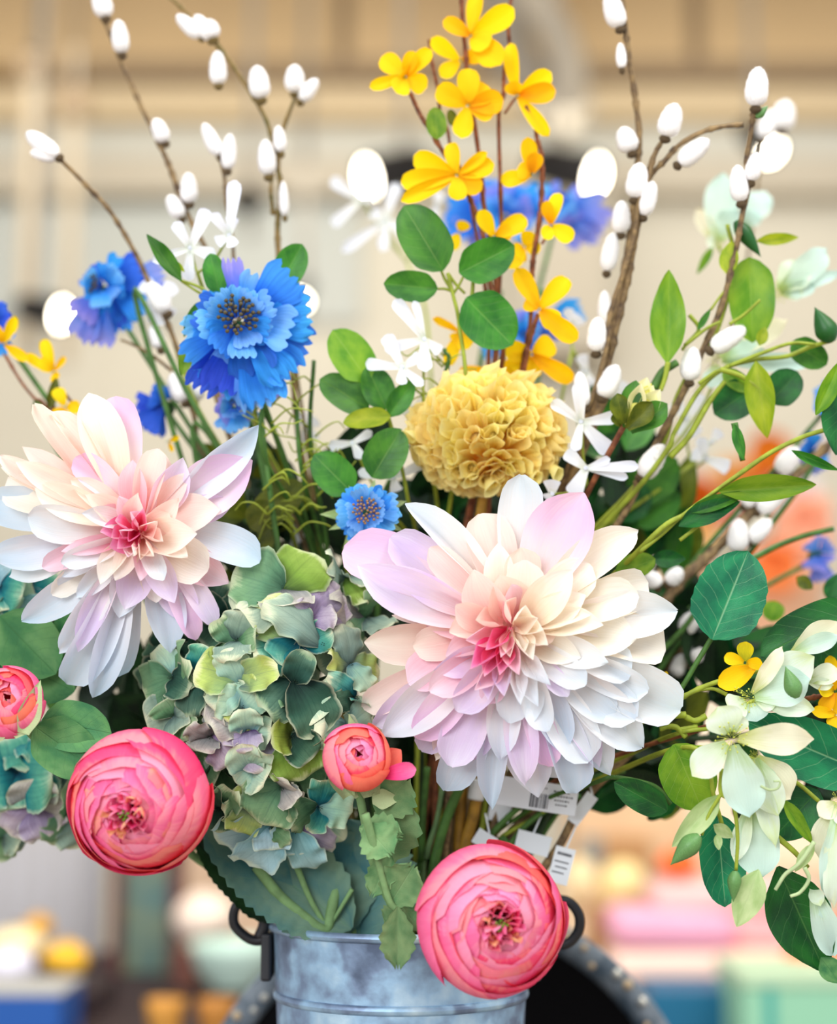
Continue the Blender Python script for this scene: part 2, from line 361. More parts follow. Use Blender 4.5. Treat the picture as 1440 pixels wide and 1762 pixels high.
# ------------------------------------------------------------------ petal and leaf shapes
def variants(name, n, seed, **kw):
    out = []
    for i in range(n):
        rg = random.Random(seed*97+i); k = {}
        for key, val in kw.items():
            k[key] = rg.uniform(*val) if isinstance(val, tuple) else val
        out.append(petal(name, seed=seed*31+i, **k))
    return out
PR_D = [(0, .30), (.2, .52), (.45, .88), (.63, 1.0), (.8, .80), (.92, .42), (1, .03)]
PR_DR = [(0, .34), (.2, .55), (.45, .85), (.7, 1.0), (.88, .86), (.96, .55), (1, .12)]
PR_OVAL = [(0, .25), (.2, .6), (.5, .95), (.75, 1.0), (.92, .72), (.98, .4), (1, .12)]
PR_ROUND = [(0, .18), (.15, .55), (.4, .95), (.65, 1.0), (.85, .82), (.95, .5), (1, .15)]
PR_STRAP = [(0, .45), (.25, .6), (.6, .85), (.85, 1.0), (.96, .75), (1, .2)]
PR_FAN = [(0, .16), (.25, .38), (.55, .72), (.85, 1.0), (1, .92)]
PR_HYD = [(0, .2), (.12, .55), (.35, .92), (.6, 1.0), (.82, .9), (.94, .66), (1, .34)]
PR_LEAF = [(0, .05), (.06, .3), (.2, .78), (.42, 1.0), (.65, .85), (.85, .48), (.95, .2), (1, .01)]
PR_LEAFR = [(0, .05), (.05, .4), (.2, .88), (.45, 1.0), (.7, .9), (.88, .6), (.96, .3), (1, .02)]
PR_SEPAL = [(0, .5), (.3, 1.0), (.6, .7), (.85, .3), (1, .01)]
MS = {
 'dahlia': variants('petal_dahlia', 10, 1, prof=PR_D, bend=(.2, .55), cup=(.04, .15), ruf=(.01, .045), rf=1.4, crease=(-.02, .03), side=(-.05, .05), nu=8, nv=16)
         + variants('petal_dahlia_round', 7, 2, prof=PR_DR, bend=(.15, .5), cup=(.05, .15), ruf=(.01, .045), rf=1.4, crease=(-.02, .02), side=(-.05, .05), nu=8, nv=16),
 'dahlia_in': variants('petal_dahlia_inner', 6, 3, prof=PR_D, bend=(-.35, -.1), cup=(.12, .26), ruf=(.0, .03), rf=1.2, nu=8, nv=14),
 'round': variants('petal_round', 6, 4, prof=PR_ROUND, bend=(-.1, .4), cup=(-.08, .12), ruf=(.05, .1), rf=2.2, nu=12, nv=18, crease=(.01, .03)),
 'hyd': variants('petal_hydrangea', 9, 14, prof=PR_HYD, bend=(-.25, .6), cup=(-.2, .28), ruf=(.07, .15), rf=2.6, nu=16, nv=20, crease=(.0, .05), teeth=.035, tf=9, side=(-.05, .05)),
 'scal': variants('leaf_scalloped', 3, 15, prof=PR_LEAFR, bend=(-.05, .15), cup=(.02, .05), ruf=(.0, .015), rf=2.0, crease=(.01, .02), teeth=.035, tf=8, nu=12, nv=48),
 'for': variants('petal_forsythia', 6, 5, prof=PR_OVAL, bend=(-.1, .4), cup=(.03, .12), ruf=(0, .04), rf=1.3, crease=(0, .03)),
 'jas': variants('petal_jasmine', 5, 6, prof=PR_STRAP, bend=(.0, .5), cup=(.02, .08), ruf=(0, .03), rf=1.3, crease=(0, .03), side=(-.03, .03)),
 'fan': variants('petal_cornflower', 6, 7, prof=PR_FAN, bend=(-.05, .5), cup=(-.06, .1), ruf=(.04, .08), rf=1.3, fray=.13, nf=4, nu=24, nv=14),
 'leaf': variants('leaf', 6, 8, prof=PR_LEAF, bend=(.0, .4), cup=(.02, .1), ruf=(.0, .03), rf=2.0, crease=(.01, .03), nu=10, nv=18),
 'leafr': variants('leaf_round', 6, 9, prof=PR_LEAFR, bend=(-.05, .3), cup=(.02, .08), ruf=(.0, .02), rf=2.0, crease=(.01, .03), nu=10, nv=18),
 'serr': variants('leaf_serrated', 4, 10, prof=PR_LEAFR, bend=(-.1, .25), cup=(.02, .08), ruf=(.02, .04), rf=2.0, crease=(.02, .04), teeth=.1, tf=14, nu=12, nv=56),
 'lobed': variants('leaf_lobed', 4, 11, prof=[(0, .1), (.15, .5), (.4, .95), (.65, 1.0), (.85, .75), (1, .25)], bend=(-.1, .3), cup=(.02, .1), ruf=(.03, .06), rf=2.0, crease=(.02, .04), teeth=.22, tf=5, fray=.12, nf=3, nu=18, nv=40),
 'sepal': variants('sepal', 4, 12, prof=PR_SEPAL, bend=(-.2, .3), cup=(.05, .15)),
 'clem': variants('petal_clematis', 6, 13, prof=[(0, .25), (.2, .6), (.5, 1.0), (.75, .9), (.9, .5), (1, .02)], bend=(-.05, .45), cup=(.03, .12), ruf=(.02, .06), rf=2.2, crease=(-.02, .02), nu=10, nv=18),
}
RG = random.Random(5)
def ms(kind): return RG.choice(MS[kind])

# catkin: soft egg with fur
def catkin_mesh(seed):
    rg = random.Random(seed); vs, fs = [], []
    nu, nv = 14, 12; rr = rg.uniform(-.05, .05)
    for j in range(nv+1):
        v = j/nv; r = .5*max(.02, 1-abs(2*v-1)**2.6)**.5*(1.1-.32*v+rr)
        for k in range(nu):
            a = 2*pi*k/nu; q = r*(1+rg.uniform(-.05, .05)); vs.append(Vector((q*cos(a), v, q*sin(a))))
    for j in range(nv):
        for k in range(nu): fs.append((j*nu+k, j*nu+(k+1) % nu, (j+1)*nu+(k+1) % nu, (j+1)*nu+k))
    for i in range(520):
        v = rg.uniform(.03, .99); a = rg.uniform(0, 2*pi); r = .5*max(.02, 1-abs(2*v-1)**2.6)**.5*(1.1-.32*v+rr)
        p = Vector((r*cos(a), v, r*sin(a))); d = Vector((cos(a), rg.uniform(.15, .6), sin(a)*1)); d.normalize()
        t = Vector((-sin(a), 0, cos(a)))*.02; b = len(vs); q = p+d*rg.uniform(.05, .1); q.y = p.y+(q.y-p.y)*.6
        vs += [p-t, p+t, q]; fs.append((b, b+1, b+2))
    return mesh_of('catkin', vs, fs)
MS['catkin'] = [catkin_mesh(i) for i in range(4)]
def bud_mesh(name, pw=1.0, seed=0):
    vs, fs = [], []; nu, nv = 12, 12
    for j in range(nv+1):
        v = j/nv; r = .5*interp([(0, .3), (.12, .75), (.32, 1.0), (.55, .8), (.8, .4), (1, .02)], v)
        for k in range(nu): a = 2*pi*k/nu; q = r*(1+.06*cos(4*a)); vs.append(Vector((q*cos(a), v, q*sin(a))))
    for j in range(nv):
        for k in range(nu): fs.append((j*nu+k, j*nu+(k+1) % nu, (j+1)*nu+(k+1) % nu, (j+1)*nu+k))
    return mesh_of(name, vs, fs)
MS['bud'] = [bud_mesh('flower_bud')]
def stamens(name, n, r, h, hr, spread=1.0, seed=0, head=True, dome=0):
    """a tuft of filaments, each with a seed head, standing on the XY plane"""
    rg = random.Random(seed); vs, fs = [], []
    for i in range(n):
        q = math.sqrt((i+.5)/n)*r; a = i*2.39996+rg.uniform(-.2, .2); bx = Vector((q*cos(a)*.5, q*sin(a)*.5, 0))
        tp = Vector((q*cos(a)*spread, q*sin(a)*spread, h*rg.uniform(.8, 1.15)*(1-dome*(q/r)**2)))
        b = len(vs); t = hr*.3
        for p in (bx, tp):
            for k in range(3): vs.append(p+Vector((t*cos(k*2.1), t*sin(k*2.1), 0)))
        for k in range(3): fs.append((b+k, b+(k+1) % 3, b+3+(k+1) % 3, b+3+k))
        if head:
            b = len(vs); nn = 6
            for j, (rr, zz) in enumerate(((.05, -1), (.8, -.55), (1, .1), (.7, .75), (.05, 1.05))):
                for k in range(nn): vs.append(tp+Vector((cos(k*2*pi/nn)*rr*hr, sin(k*2*pi/nn)*rr*hr, zz*hr)))
            for j in range(4):
                for k in range(nn): fs.append((b+j*nn+k, b+j*nn+(k+1) % nn, b+(j+1)*nn+(k+1) % nn, b+(j+1)*nn+k))
    return mesh_of(name, vs, fs)
MS['corn_center'] = [stamens('cornflower_stamens', 44, .5, .34, .055, 1.0, 3, True, .3)]
MS['clem_center'] = [stamens('clematis_stamens', 30, .35, .42, .03, 1.5, 4, True, .2)]
MS['for_center'] = [stamens('forsythia_stamens', 6, .22, .5, .06, 1.6, 5)]
MS['jas_center'] = [revolve('jasmine_throat', [(.02, -.9), (.16, -.5), (.2, 0), (.3, .1), (.12, .12), (.02, -.1)], 10)]

# ------------------------------------------------------------------ the bucket mouth that all stems pass through
BD = 1.08
_c = W(690, 1588, BD); RIM_Z = _c.z; BX, BY = _c.x, _c.y; RB = 222*BD/FPX
TABLE_Z = RIM_Z-.385
_si = [0]
def stem_path(head, via=(), spread=.5):
    """points from deep in the bucket, through its mouth, past the given points to the head"""
    _si[0] += 1; rg = random.Random(_si[0]*7)
    first = via[0] if via else head
    dx, dy = first.x-BX, first.y-BY; q = math.hypot(dx, dy) or 1; s = min(.058, q*spread)/q
    jx, jy = rg.uniform(-.012, .012), rg.uniform(-.012, .012)
    mouth = Vector((BX+dx*s+jx, BY+dy*s+jy, RIM_Z+.01)); base = Vector((BX-dx*s*.5+jx, BY-dy*s*.4+jy, RIM_Z-.28))
    return [base, mouth]+list(via)+[head]
def add_stem(t, pts, r0, r1, mat, name='stem', knots=0, ns=8, flat=1.0):
    me, mx = tube(name, pts, r0, r1, ns=ns, knots=knots, seed=len(WM), flat=flat); return part(name, me, mat, mx, t)
def root_at(pts): return Vector((pts[0].x, pts[0].y, pts[0].z))

def leaf(t, z, a, b, w, mat, d=1.05, kind='leaf', tilt=(0, 0), db=0, name='leaf'):
    """leaf of thing t from pixel a to pixel b (through z), w pixels wide"""
    A = W(*z(a), d+db); B = W(*z(b), d); mid = (A+B)/2; n = toward(mid)+Vector((tilt[0], 0, tilt[1]))+Vector((RG.uniform(-.22, .22), 0, RG.uniform(-.1, .3)))
    return part(name, ms(kind), LM[mat], MAB(A, B, n, w*z.k*d/FPX), t)
class Z:
    """pixel coordinates read in an enlarged crop"""
    def __init__(s, ox=0, oy=0, f=1.0): s.ox, s.oy, s.f = ox, oy, f; s.k = 1/f
    def __call__(s, p): return (s.ox+p[0]/s.f, s.oy+p[1]/s.f)
ID = Z()
Z1, Z2, Z3, Z4, Z5, Z6 = (Z(x, y, 2.88) for x, y in ((0, 0), (470, 0), (940, 0), (0, 420), (470, 420), (940, 420)))
ZB1, ZB2, ZB3 = Z(0, 840, 2.88), Z(470, 840, 2.88), Z(940, 840, 2.88)
ZC1, ZC2, ZC3 = Z(0, 1262, 2.88), Z(470, 1262, 2.88), Z(940, 1262, 2.88)
ZDR, ZDL, ZH = Z(560, 800, 2.3226), Z(0, 660, 3.13), Z(220, 930, 3.0)
ZV, ZU = Z(1080, 1050, 2.711), Z(1100, 280, 2.447)

def blossom(t, z, c, tips, d, kind, mats, center=None, cmat=None, csize=14, name='blossom', tilt=(0, .25), dtip=-.004, dj=.006, wf=1.0):
    """a flower of thing t: centre part carrying petals as sub-parts; tips are (x, y, width[, material])"""
    C0 = W(*z(c), d); ax = toward(C0)+Vector((tilt[0], 0, tilt[1]))
    k = d/FPX*z.k
    cm = MS[center][0] if center else MS['for_center'][0]
    b = part(name, cm, cmat or M['throat'], frame(C0+ax.normalized()*.0005, ax, csize*d/FPX), t)
    for i, tp in enumerate(tips):
        m = PM[tp[3]] if len(tp) > 3 else PM[mats[i % len(mats)]]
        T = W(*z(tp[:2]), d+dtip+RG.uniform(-dj, dj)); n = toward(C0)+Vector((RG.uniform(-.3, .3), 0, RG.uniform(-.2, .3)))
        A = C0+(T-C0).normalized()*csize*.2*d/FPX
        part('petal', ms(kind), m, MAB(A, T, n, tp[2]*k*wf), b)
    return b
# ================================================================== the setting
def box_mesh(name, sx, sy, sz, bev=0.0):
    import bmesh
    bm = bmesh.new(); bmesh.ops.create_cube(bm, size=1)
    for v in bm.verts: v.co = Vector((v.co.x*sx, v.co.y*sy, v.co.z*sz))
    if bev: bmesh.ops.bevel(bm, geom=list(bm.edges), offset=bev, segments=3, affect='EDGES', profile=.5)
    me = bpy.data.meshes.new(name); bm.to_mesh(me); bm.free(); return me
def box(name, x0, x1, y0, y1, z0, z1, mat, parent=None, bev=0.0):
    me = box_mesh(name, x1-x0, y1-y0, z1-z0, bev)
    return part(name, me, mat, Matrix.Translation(((x0+x1)/2, (y0+y1)/2, (z0+z1)/2)), parent)
def structure(o): o['kind'] = 'structure'; return o
def mm(k, c, *a, **kw): M[k] = plain(k, c, *a, **kw); return M[k]
WY = 6.0                                               # the back wall
def wx(px, y=WY): return (px-720)/FPX*((y+1)/cos(PITCH))          # about right for far things
def wz(py, y=WY):                                       # height at distance y that shows at row py
    a = PITCH+math.atan((881-py)/FPX); return 1.37+(y+1)*math.tan(a)
structure(box('floor', -6, 6, -4, 6.3, -.1, 0, mm('floor_concrete', (176, 160, 140), .6, noise=.1, nscale=3)))
structure(box('wall_back', -6, 6, WY, WY+.2, 0, 5.2, mm('wall_cream', (207, 202, 186), .9, noise=.03, nscale=2)))
structure(box('ceiling', -6, 6, .2, 6.3, 5.0, 5.1, mm('ceiling_tan', (214, 194, 158), .9)))
tan = mm('panel_tan', (214, 186, 142), .85, noise=.03, nscale=3)
pale = mm('panel_pale', (200, 200, 190), .85, noise=.03, nscale=3)
brown = mm('rail_brown', (150, 130, 104), .7)
grey = mm('duct_grey', (168, 160, 146), .6)
# upper fascia in three panels, its battens, the rail below, then paler bands stepping down
for i, (a, b) in enumerate(((-350, 578), (604, 1182), (1210, 1900))):
    structure(box('trim_%d' % (i+1), wx(a), wx(b), WY-.30, WY-.001, wz(158), 5.0, tan))
for i, (a, b) in enumerate(((578, 604), (1182, 1210))):
    structure(box('trim_%d' % (i+4), wx(a), wx(b), WY-.28, WY-.001, wz(158), 5.0, brown))
structure(box('trim_6', wx(150), 6, WY-.36, WY-.001, wz(184), wz(160), brown))
structure(box('trim_7', -6, 6, WY-.25, WY-.001, wz(236), wz(186), mm('band_sand', (212, 192, 156), .85)))
structure(box('trim_8', -6, 6, WY-.12, WY-.001, wz(290), wz(238), pale))
structure(box('trim_9', -6, 6, WY-.18, WY-.001, wz(352), wz(292), mm('band_beige', (188, 180, 163), .85)))
structure(box('trim_10', wx(-300), wx(620), WY-.05, WY-.001, wz(560), wz(360), mm('band_grey', (186, 190, 184), .85)))
structure(box('trim_11', wx(880), wx(1035), WY-.4, WY-.001, wz(640), wz(330), mm('column_grey', (176, 168, 152), .85)))
# hanging conduit poles on the left
for px, top, lab in ((35, 118, 'thick grey conduit pole hanging furthest left in front of the wall'), (106, 178, 'thinner grey conduit pole to the right of the thick one')):
    t = thing('ceiling_pole', lab, 'pole', (wx(px, 5), 5.0, wz(top, 5)))
    prof = [(.035, 0), (.035, -1.1)] if px == 35 else [(.028, 0), (.028, -1.0)]
    part('tube', revolve('pole_tube', prof, 16), mm('pole_%d' % px, (178, 164, 140), .7), WM[t], t)
    part('bracket', revolve('pole_bracket', [(.001, .05), (.06, .05), (.065, -.04), (.04, -.06), (.001, -.06)], 16), brown, WM[t], t)
    part('rod', revolve('pole_rod', [(.012, .04), (.012, 5.0-WM[t].translation.z)], 8), grey, WM[t], t)
# curved grey duct above the centre
D5 = 5.9
t = thing('curved_duct', 'curved pale grey duct pipe bending down behind the yellow forsythia', 'duct', W(930, -40, D5))
me, mx = tube('duct_pipe', [W(1010, -260, D5), W(905, -60, D5), W(960, 60, D5), W(985, 150, D5), W(960, 230, D5)], .075, .06, ns=20)
part('pipe', me, mm('duct_pale', (206, 196, 176), .5, metal=0), mx, t)
me, mx = tube('duct_pipe_side', [W(900, -200, D5+.1), W(870, 30, D5+.1), W(905, 130, D5+.1), W(1000, 215, D5+.1)], .11, .08, ns=20)
part('bend', me, grey, mx, t)

# track spotlights
black = mm('lamp_black', (26, 24, 24), .5)
glow = emit('lamp_glow', (255, 244, 222), 26); glow2 = emit('lamp_glow_soft', (255, 240, 210), 7)
def spot(px, py, r, dx, dy, d, lab, em=glow, hr=1.0):
    p = W(px, py, d); m = d/FPX; t = thing('track_spotlight', lab, 'spotlight', p, 'spotlights in the ceiling of the shop')
    ax = (toward(p)+RT*(-dx*2.2)+UP*(dy*-1.2)).normalized(); rr = r*m
    L = rr*4.2
    part('housing', revolve('lamp_housing', [(.001, -L*1.05), (rr*1.0, -L), (rr*1.3*hr, -L*.8), (rr*1.35*hr, -L*.1), (rr*1.25*hr, .01), (rr*1.05, .012), (rr*1.02, -.01)], 24), black, frame(p, ax), t)
    part('lens', revolve('lamp_lens', [(rr*1.0, 0), (rr*.7, rr*.25), (.001, rr*.33)], 24), em, frame(p, ax), t)
    q = p-ax*L*.6; me, mx = tube('lamp_arm', [q, Vector((q.x, q.y, q.z+.06)), Vector((q.x, q.y, 5.0))], .012, .012, ns=8); part('hanger', me, grey, mx, t)
spot(636, 304, 27, .9, .35, 4.6, 'glowing spotlight left of the forsythia behind the white jasmine sprig')
spot(1022, 302, 28, -.9, .35, 4.6, 'glowing spotlight right of the forsythia, its dark housing to its left')
spot(1326, 260, 17, -.5, .8, 5.0, 'small glowing spotlight furthest right behind the willow catkins')
spot(103, 541, 20, -1.0, .35, 4.4, 'low glowing spotlight at the far left with a dark housing beside it')
spot(416, 338, 8, .9, -1.2, 4.8, 'dark turned spotlight with a dim lens behind the left willow twigs', glow2, 2.4)
spot(516, 515, 11, .2, .8, 5.4, 'faint small spotlight just right of the large blue cornflower')

# ---- shop goods behind: two tables of stock, far out of focus
def gz(py, d): return W(720, py, d).z
dkwood = mm('shelf_dark_wood', (46, 32, 36), .6, noise=.2, nscale=6)
t = thing('display_table', 'dark brown display table holding stock behind the bucket on the left', 'table', (-.55, 1.6, 0))
zt = gz(1706, 2.7)
box('table_top', -1.35, -.12, 1.35, 2.15, zt-.03, zt, dkwood, t, .004)
box('apron', -1.33, -.14, 1.4, 2.1, zt-.12, zt-.031, mm('apron_plum', (58, 40, 46), .6), t)
for x in (-1.3, -.2):
    for y in (1.42, 2.06): box('leg', x, x+.05, y, y+.05, 0, zt-.121, dkwood, t)
t = thing('stock_table', 'tan wooden stock table standing behind the bucket on the right', 'table', (.75, 1.7, 0))
zr = gz(1705, 2.75)
tanw = mm('tan_wood', (196, 150, 112), .6, noise=.15, nscale=8)
box('table_top', .1, 1.5, 1.62, 2.4, zr-.03, zr, mm('stock_top', (172, 120, 96), .6), t, .004)
box('apron', .12, 1.48, 1.64, 2.38, zr-.3, zr-.031, mm('apron_blue', (22, 98, 134), .6), t)
for x in (.12, 1.4):
    for y in (1.65, 2.3): box('leg', x, x+.06, y, y+.06, 0, zr-.301, tanw, t)
def px_box(name, lab, cat, x0, x1, y0, y1, d, depth, mat, bev=.004, floor=False):
    """a box whose front face shows between those pixels at distance d"""
    A = W(x0, y1, d); B = W(x1, y0, d); t = thing(name, lab, cat, ((A.x+B.x)/2, A.y, A.z))
    box('body', A.x, B.x, A.y, A.y+depth, 0 if floor else A.z, B.z, mat, t, bev)
    if floor: t.location.z = 0; WM[t] = Matrix.Translation(t.location); t.children[0].matrix_basis = WM[t].inverted() @ WM[t.children[0]]
    return t, A, B
# blue box with pale top near the left corner
A = W(-60, 1830, 2.2); B = W(102, 1716, 2.2)
t = thing('gift_box', 'bright blue box with a pale grey lid at the bottom left corner', 'box', ((A.x+B.x)/2, A.y+.06, A.z))
box('body', A.x, B.x, A.y, A.y+.14, A.z, B.z, mm('box_blue', (8, 78, 158), .5), t, .002)
box('lid', A.x-.001, B.x+.001, A.y-.001, A.y+.141, B.z+.0002, B.z+.006, mm('box_lid_grey', (176, 176, 172), .6), t, .001)
t = thing('box_riser', 'dark riser block under the bright blue box', 'riser', ((A.x+B.x)/2, A.y+.06, 0)); box('body', A.x+.01, B.x-.01, A.y+.01, A.y+.13, 0, A.z-.0005, dkwood, t)
# cabinet with dark red frame and teal panel
A = W(188, 1704, 2.9); B = W(302, 1330, 2.9); yb = A.y
red = mm('cabinet_red', (92, 44, 46), .5, noise=.15, nscale=9)
t = thing('narrow_cabinet', 'narrow dark red cabinet with a mottled teal panel below the pink ranunculus', 'cabinet', ((A.x+B.x)/2, yb, A.z))
w = B.x-A.x
box('frame_side', A.x, A.x+w*.16, yb, yb+.12, A.z, B.z, red, t, .002)
box('frame_side', B.x-w*.12, B.x, yb, yb+.12, A.z, B.z, red, t, .002)
box('frame_rail', A.x+w*.16, B.x-w*.12, yb, yb+.12, A.z, A.z+.022, red, t, .002)
box('frame_rail', A.x+w*.16, B.x-w*.12, yb, yb+.12, B.z-.022, B.z, red, t, .002)
box('panel', A.x+w*.16, B.x-w*.12, yb+.02, yb+.1, A.z+.022, B.z-.022, mm('panel_teal', (66, 108, 112), .5, nscale=22, c2=(122, 128, 96)), t)
box('back_support', A.x+.01, B.x-.01, yb+.121, yb+.14, A.z, B.z-.01, dkwood, t)
# pale fluted tubes
fl = mm('tube_white', (192, 190, 194), .7)
for i, (px, c) in enumerate(((-12, 0), (30, 1), (72, 2), (114, 3), (156, 4))):
    p = W(px, 1640, 3.05); top = W(px, 1392, 3.05)
    lab = ['palest fluted white vase cut off by the left edge', 'white fluted vase second from the left edge', 'middle one of the five white fluted vases', 'white fluted vase fourth from the left edge', 'white fluted vase right beside the dark red cabinet'][i]
    t = thing('fluted_vase', lab, 'vase', p, 'white fluted vases on the left table'); h = top.z-p.z; vs = []
    ns = 40; pr = [(.8, 0), (1, .05), (1.02, .5), (.95, .8), (.85, .95), (.95, 1), (.8, 1), (.7, .8), (.7, .1)]
    me = revolve('vase_body', [(r*.0195, z*h) for r, z in pr], ns)
    for v in me.vertices:
        a = math.atan2(v.co.y, v.co.x); s = 1+.04*cos(10*a); v.co.x *= s; v.co.y *= s
    part('body', me, fl, WM[t], t)
    q = W(px, 1640, 3.05)
t = thing('stock_riser', 'dark low riser under the fluted vases', 'riser', (W(70, 1706, 3.05).x, W(70, 1706, 3.05).y, zt))
box('body', W(-60, 0, 3.05).x, W(182, 0, 3.05).x, W(0, 1640, 3.05).y-.03, W(0, 1640, 3.05).y+.05, zt+.0005, W(0, 1640, 3.05).z-.0005, mm('riser_plum', (82, 58, 62), .6), t)
# lemons and a pale pumpkin
def blob(name, lab, cat, px, py, d, rx, rz, mat, ry=None, ribs=0, top=None, group=None):
    m = d/FPX; p = W(px, py, d); t = thing(name, lab, cat, p-Vector((0, 0, rz*m)), group)
    pr = [(math.sin(pi*j/14)*1.0+.0001, -cos(pi*j/14)) for j in range(15)]
    me = revolve(name+'_skin', [(r*rx*m, z*rz*m) for r, z in pr], 32)
    for v in me.vertices:
        a = math.atan2(v.co.y, v.co.x); s = 1+ribs*abs(cos(4*a)) if ribs else 1+.02*sin(3*a+px)
        v.co.x *= s; v.co.y *= s
        v.co.z += .06*rz*m*sin(2*a+py)*(1 if not ribs else 0)
    part('body', me, mat, Matrix.Translation(p), t)
    if top: part('stalk', revolve('stalk', [(.14*rx*m, rz*m*.86), (.09*rx*m, rz*m*1.05), (.08*rx*m, rz*m*1.25), (.001, rz*m*1.27)], 8), top, Matrix.Translation(p), t)
    return t
yel = mm('lemon_yellow', (240, 184, 46), .5); gold = mm('gold_ochre', (214, 156, 40), .5)
stalk = mm('stalk_brown', (140, 104, 52), .7)
blob('lemon', 'large golden lemon to the right of the white pumpkin', 'lemon', 112, 1652, 2.5, 40, 30, yel, top=gold, group='lemons on the left table')
blob('lemon', 'ochre lemon lying behind and above the white pumpkin', 'lemon', 66, 1594, 2.62, 26, 20, gold, top=gold, group='lemons on the left table')
blob('pumpkin', 'cream ribbed pumpkin at the left edge among the lemons', 'pumpkin', 28, 1626, 2.56, 48, 30, mm('pumpkin_cream', (244, 224, 176), .6), ribs=.08, top=stalk)
blob('pumpkin', 'lavender white pumpkin lowest at the left edge above the blue box', 'pumpkin', 14, 1664, 2.42, 44, 32, mm('pumpkin_white', (226, 222, 236), .6), ribs=.08, top=stalk)
t = thing('stock_tray', 'low dark tray under the pumpkins and lemons', 'tray', (W(70, 1, 2.5).x, W(70, 1690, 2.5).y, gz(1700, 2.5)-.02))
p0 = W(-60, 1698, 2.5); p1 = W(175, 1690, 2.5); box('body', p0.x, p1.x, p0.y-.05, p0.y+.13, zt+.001 if zt < p0.z-.002 else p0.z-.02, p0.z, dkwood, t, .003)
# bowls
def bowl(name, lab, px, py0, py1, d, r, mat, cat='bowl', foot=.5):
    m = d/FPX; p = W(px, py1, d); h = (py1-py0)*m; rr = r*m; t = thing(name, lab, cat, p)
    pr = [(.001, 0), (rr*foot, 0), (rr*foot, h*.06), (rr*.86, h*.4), (rr, h*.85), (rr, h), (rr*.95, h), (rr*.93, h*.86), (rr*.8, h*.45), (rr*.4, h*.14), (.001, h*.12)]
    part('body', revolve(name+'_body', pr, 40), mat, Matrix.Translation(p), t); return t
bowl('bowl', 'pale mint round bowl left of the bucket', 402, 1622, 1700, 2.7, 74, mm('bowl_mint', (196, 222, 208), .4))
blob('rattan_ball', 'cream round ball above the mint bowl left of the bucket', 'ball', 352, 1580, 2.85, 54, 44, mm('ball_cream', (244, 222, 204), .7))
px_box('wood_crate', 'peach coloured wooden crate behind the cream ball', 'crate', 306, 470, 1440, 1706, 3.3, .12, mm('crate_peach', (222, 190, 160), .7, noise=.1, nscale=6), floor=True)
px_box('wood_block', 'small dark wooden block between cabinet and mint bowl', 'block', 300, 336, 1640, 1703, 2.68, .05, mm('block_brown', (104, 62, 50), .7))
for i, (px, lab) in enumerate(((284, 'amber basket on the shelf at the bottom, nearer the cabinet'), (372, 'amber basket on the shelf at the bottom, nearer the bucket'))):
    bowl('amber_basket', lab, px, 1722, 1785, 2.22, 34, mm('amber_%d' % i, (176, 118, 50) if i else (198, 140, 60), .6, noise=.3, nscale=50), 'basket', .7)
t = thing('front_shelf', 'low dark shelf in front of the left table carrying the amber baskets', 'shelf', (-.3, 1.3, 0))
p = W(330, 1785, 2.22); box('board', p.x-.12, p.x+.1, p.y-.06, p.y+.06, p.z-.02, p.z-.0005, dkwood, t, .002)
for x in (p.x-.1, p.x+.08): box('support', x, x+.02, p.y-.05, p.y+.05, 0, p.z-.0201, dkwood, t)
# ---- right side
px_box('wood_crate', 'tan slatted crate behind the bucket on the right, below the leaves', 'crate', 985, 1185, 1372, 1500, 3.62, .2, mm('crate_tan', (226, 188, 146), .7, noise=.12, nscale=7))
t, A, B = px_box('wood_shelf', 'tall pale sand shelf unit standing behind the stock table', 'shelf', 960, 1560, 1500, 1706, 3.6, .25, mm('shelf_sand', (228, 202, 170), .7, noise=.08, nscale=5), floor=True)
px_box('wood_block', 'brown wooden block with rounded edges under the tan crate', 'block', 1042, 1120, 1438, 1500, 3.605, .01, mm('block_tan', (190, 142, 92), .7))
px_box('storage_box', 'blue grey box beside the price tags on the right', 'box', 1003, 1036, 1440, 1500, 3.607, .012, mm('box_greyblue', (130, 138, 136), .7))
blob('gourd', 'cream round gourd right behind the price tags', 'gourd', 1000, 1520, 2.93, 30, 44, mm('gourd_cream', (242, 218, 168), .6), top=stalk)
blob('gourd', 'pale yellow gourd to the right of the cream one', 'gourd', 1072, 1524, 2.96, 42, 42, mm('gourd_yellow', (246, 222, 158), .6), top=stalk)
px_box('storage_box', 'plain cream box carrying the two gourds', 'box', 972, 1112, 1566, 1706, 2.9, .14, mm('box_cream', (236, 212, 176), .7))
px_box('wood_block', 'narrow brown board standing between bucket handle and pink cushions', 'board', 1016, 1044, 1560, 1700, 2.8, .04, mm('board_brown', (168, 122, 76), .7))
def cushion(lab, px, py, w, h, d, c, k):
    m = d/FPX; p = W(px, py, d); import bmesh
    me = box_mesh('cushion', w*m, .16, h*m, h*m*.34)
    for v in me.vertices:
        q = max(0, 1-(v.co.x/(w*m*.5))**2); v.co.z *= .82+.25*q; v.co.z += .004*sin(v.co.x*60)
    me.polygons.foreach_set('use_smooth', [True]*len(me.polygons))
    t = thing('cushion', lab, 'cushion', p-Vector((0, 0, h*m*.5)), 'stack of folded pink cushions'); part('body', me, mm(k, c, .9, noise=.04, nscale=10), Matrix.Translation(p), t)
cushion('pale pink cushion on top of the stack', 1250, 1541, 270, 60, 2.78, (238, 192, 188), 'cushion_a')
cushion('rose pink cushion in the middle of the stack on its left', 1150, 1594, 210, 66, 2.74, (238, 172, 198), 'cushion_b')
cushion('salmon pink cushion in the middle of the stack on its right', 1330, 1600, 200, 70, 2.77, (240, 176, 178), 'cushion_c')
cushion('cream peach cushion at the bottom of the stack', 1235, 1662, 380, 72, 2.72, (248, 216, 200), 'cushion_d')
org = mm('orange_bright', (250, 104, 34), .5)
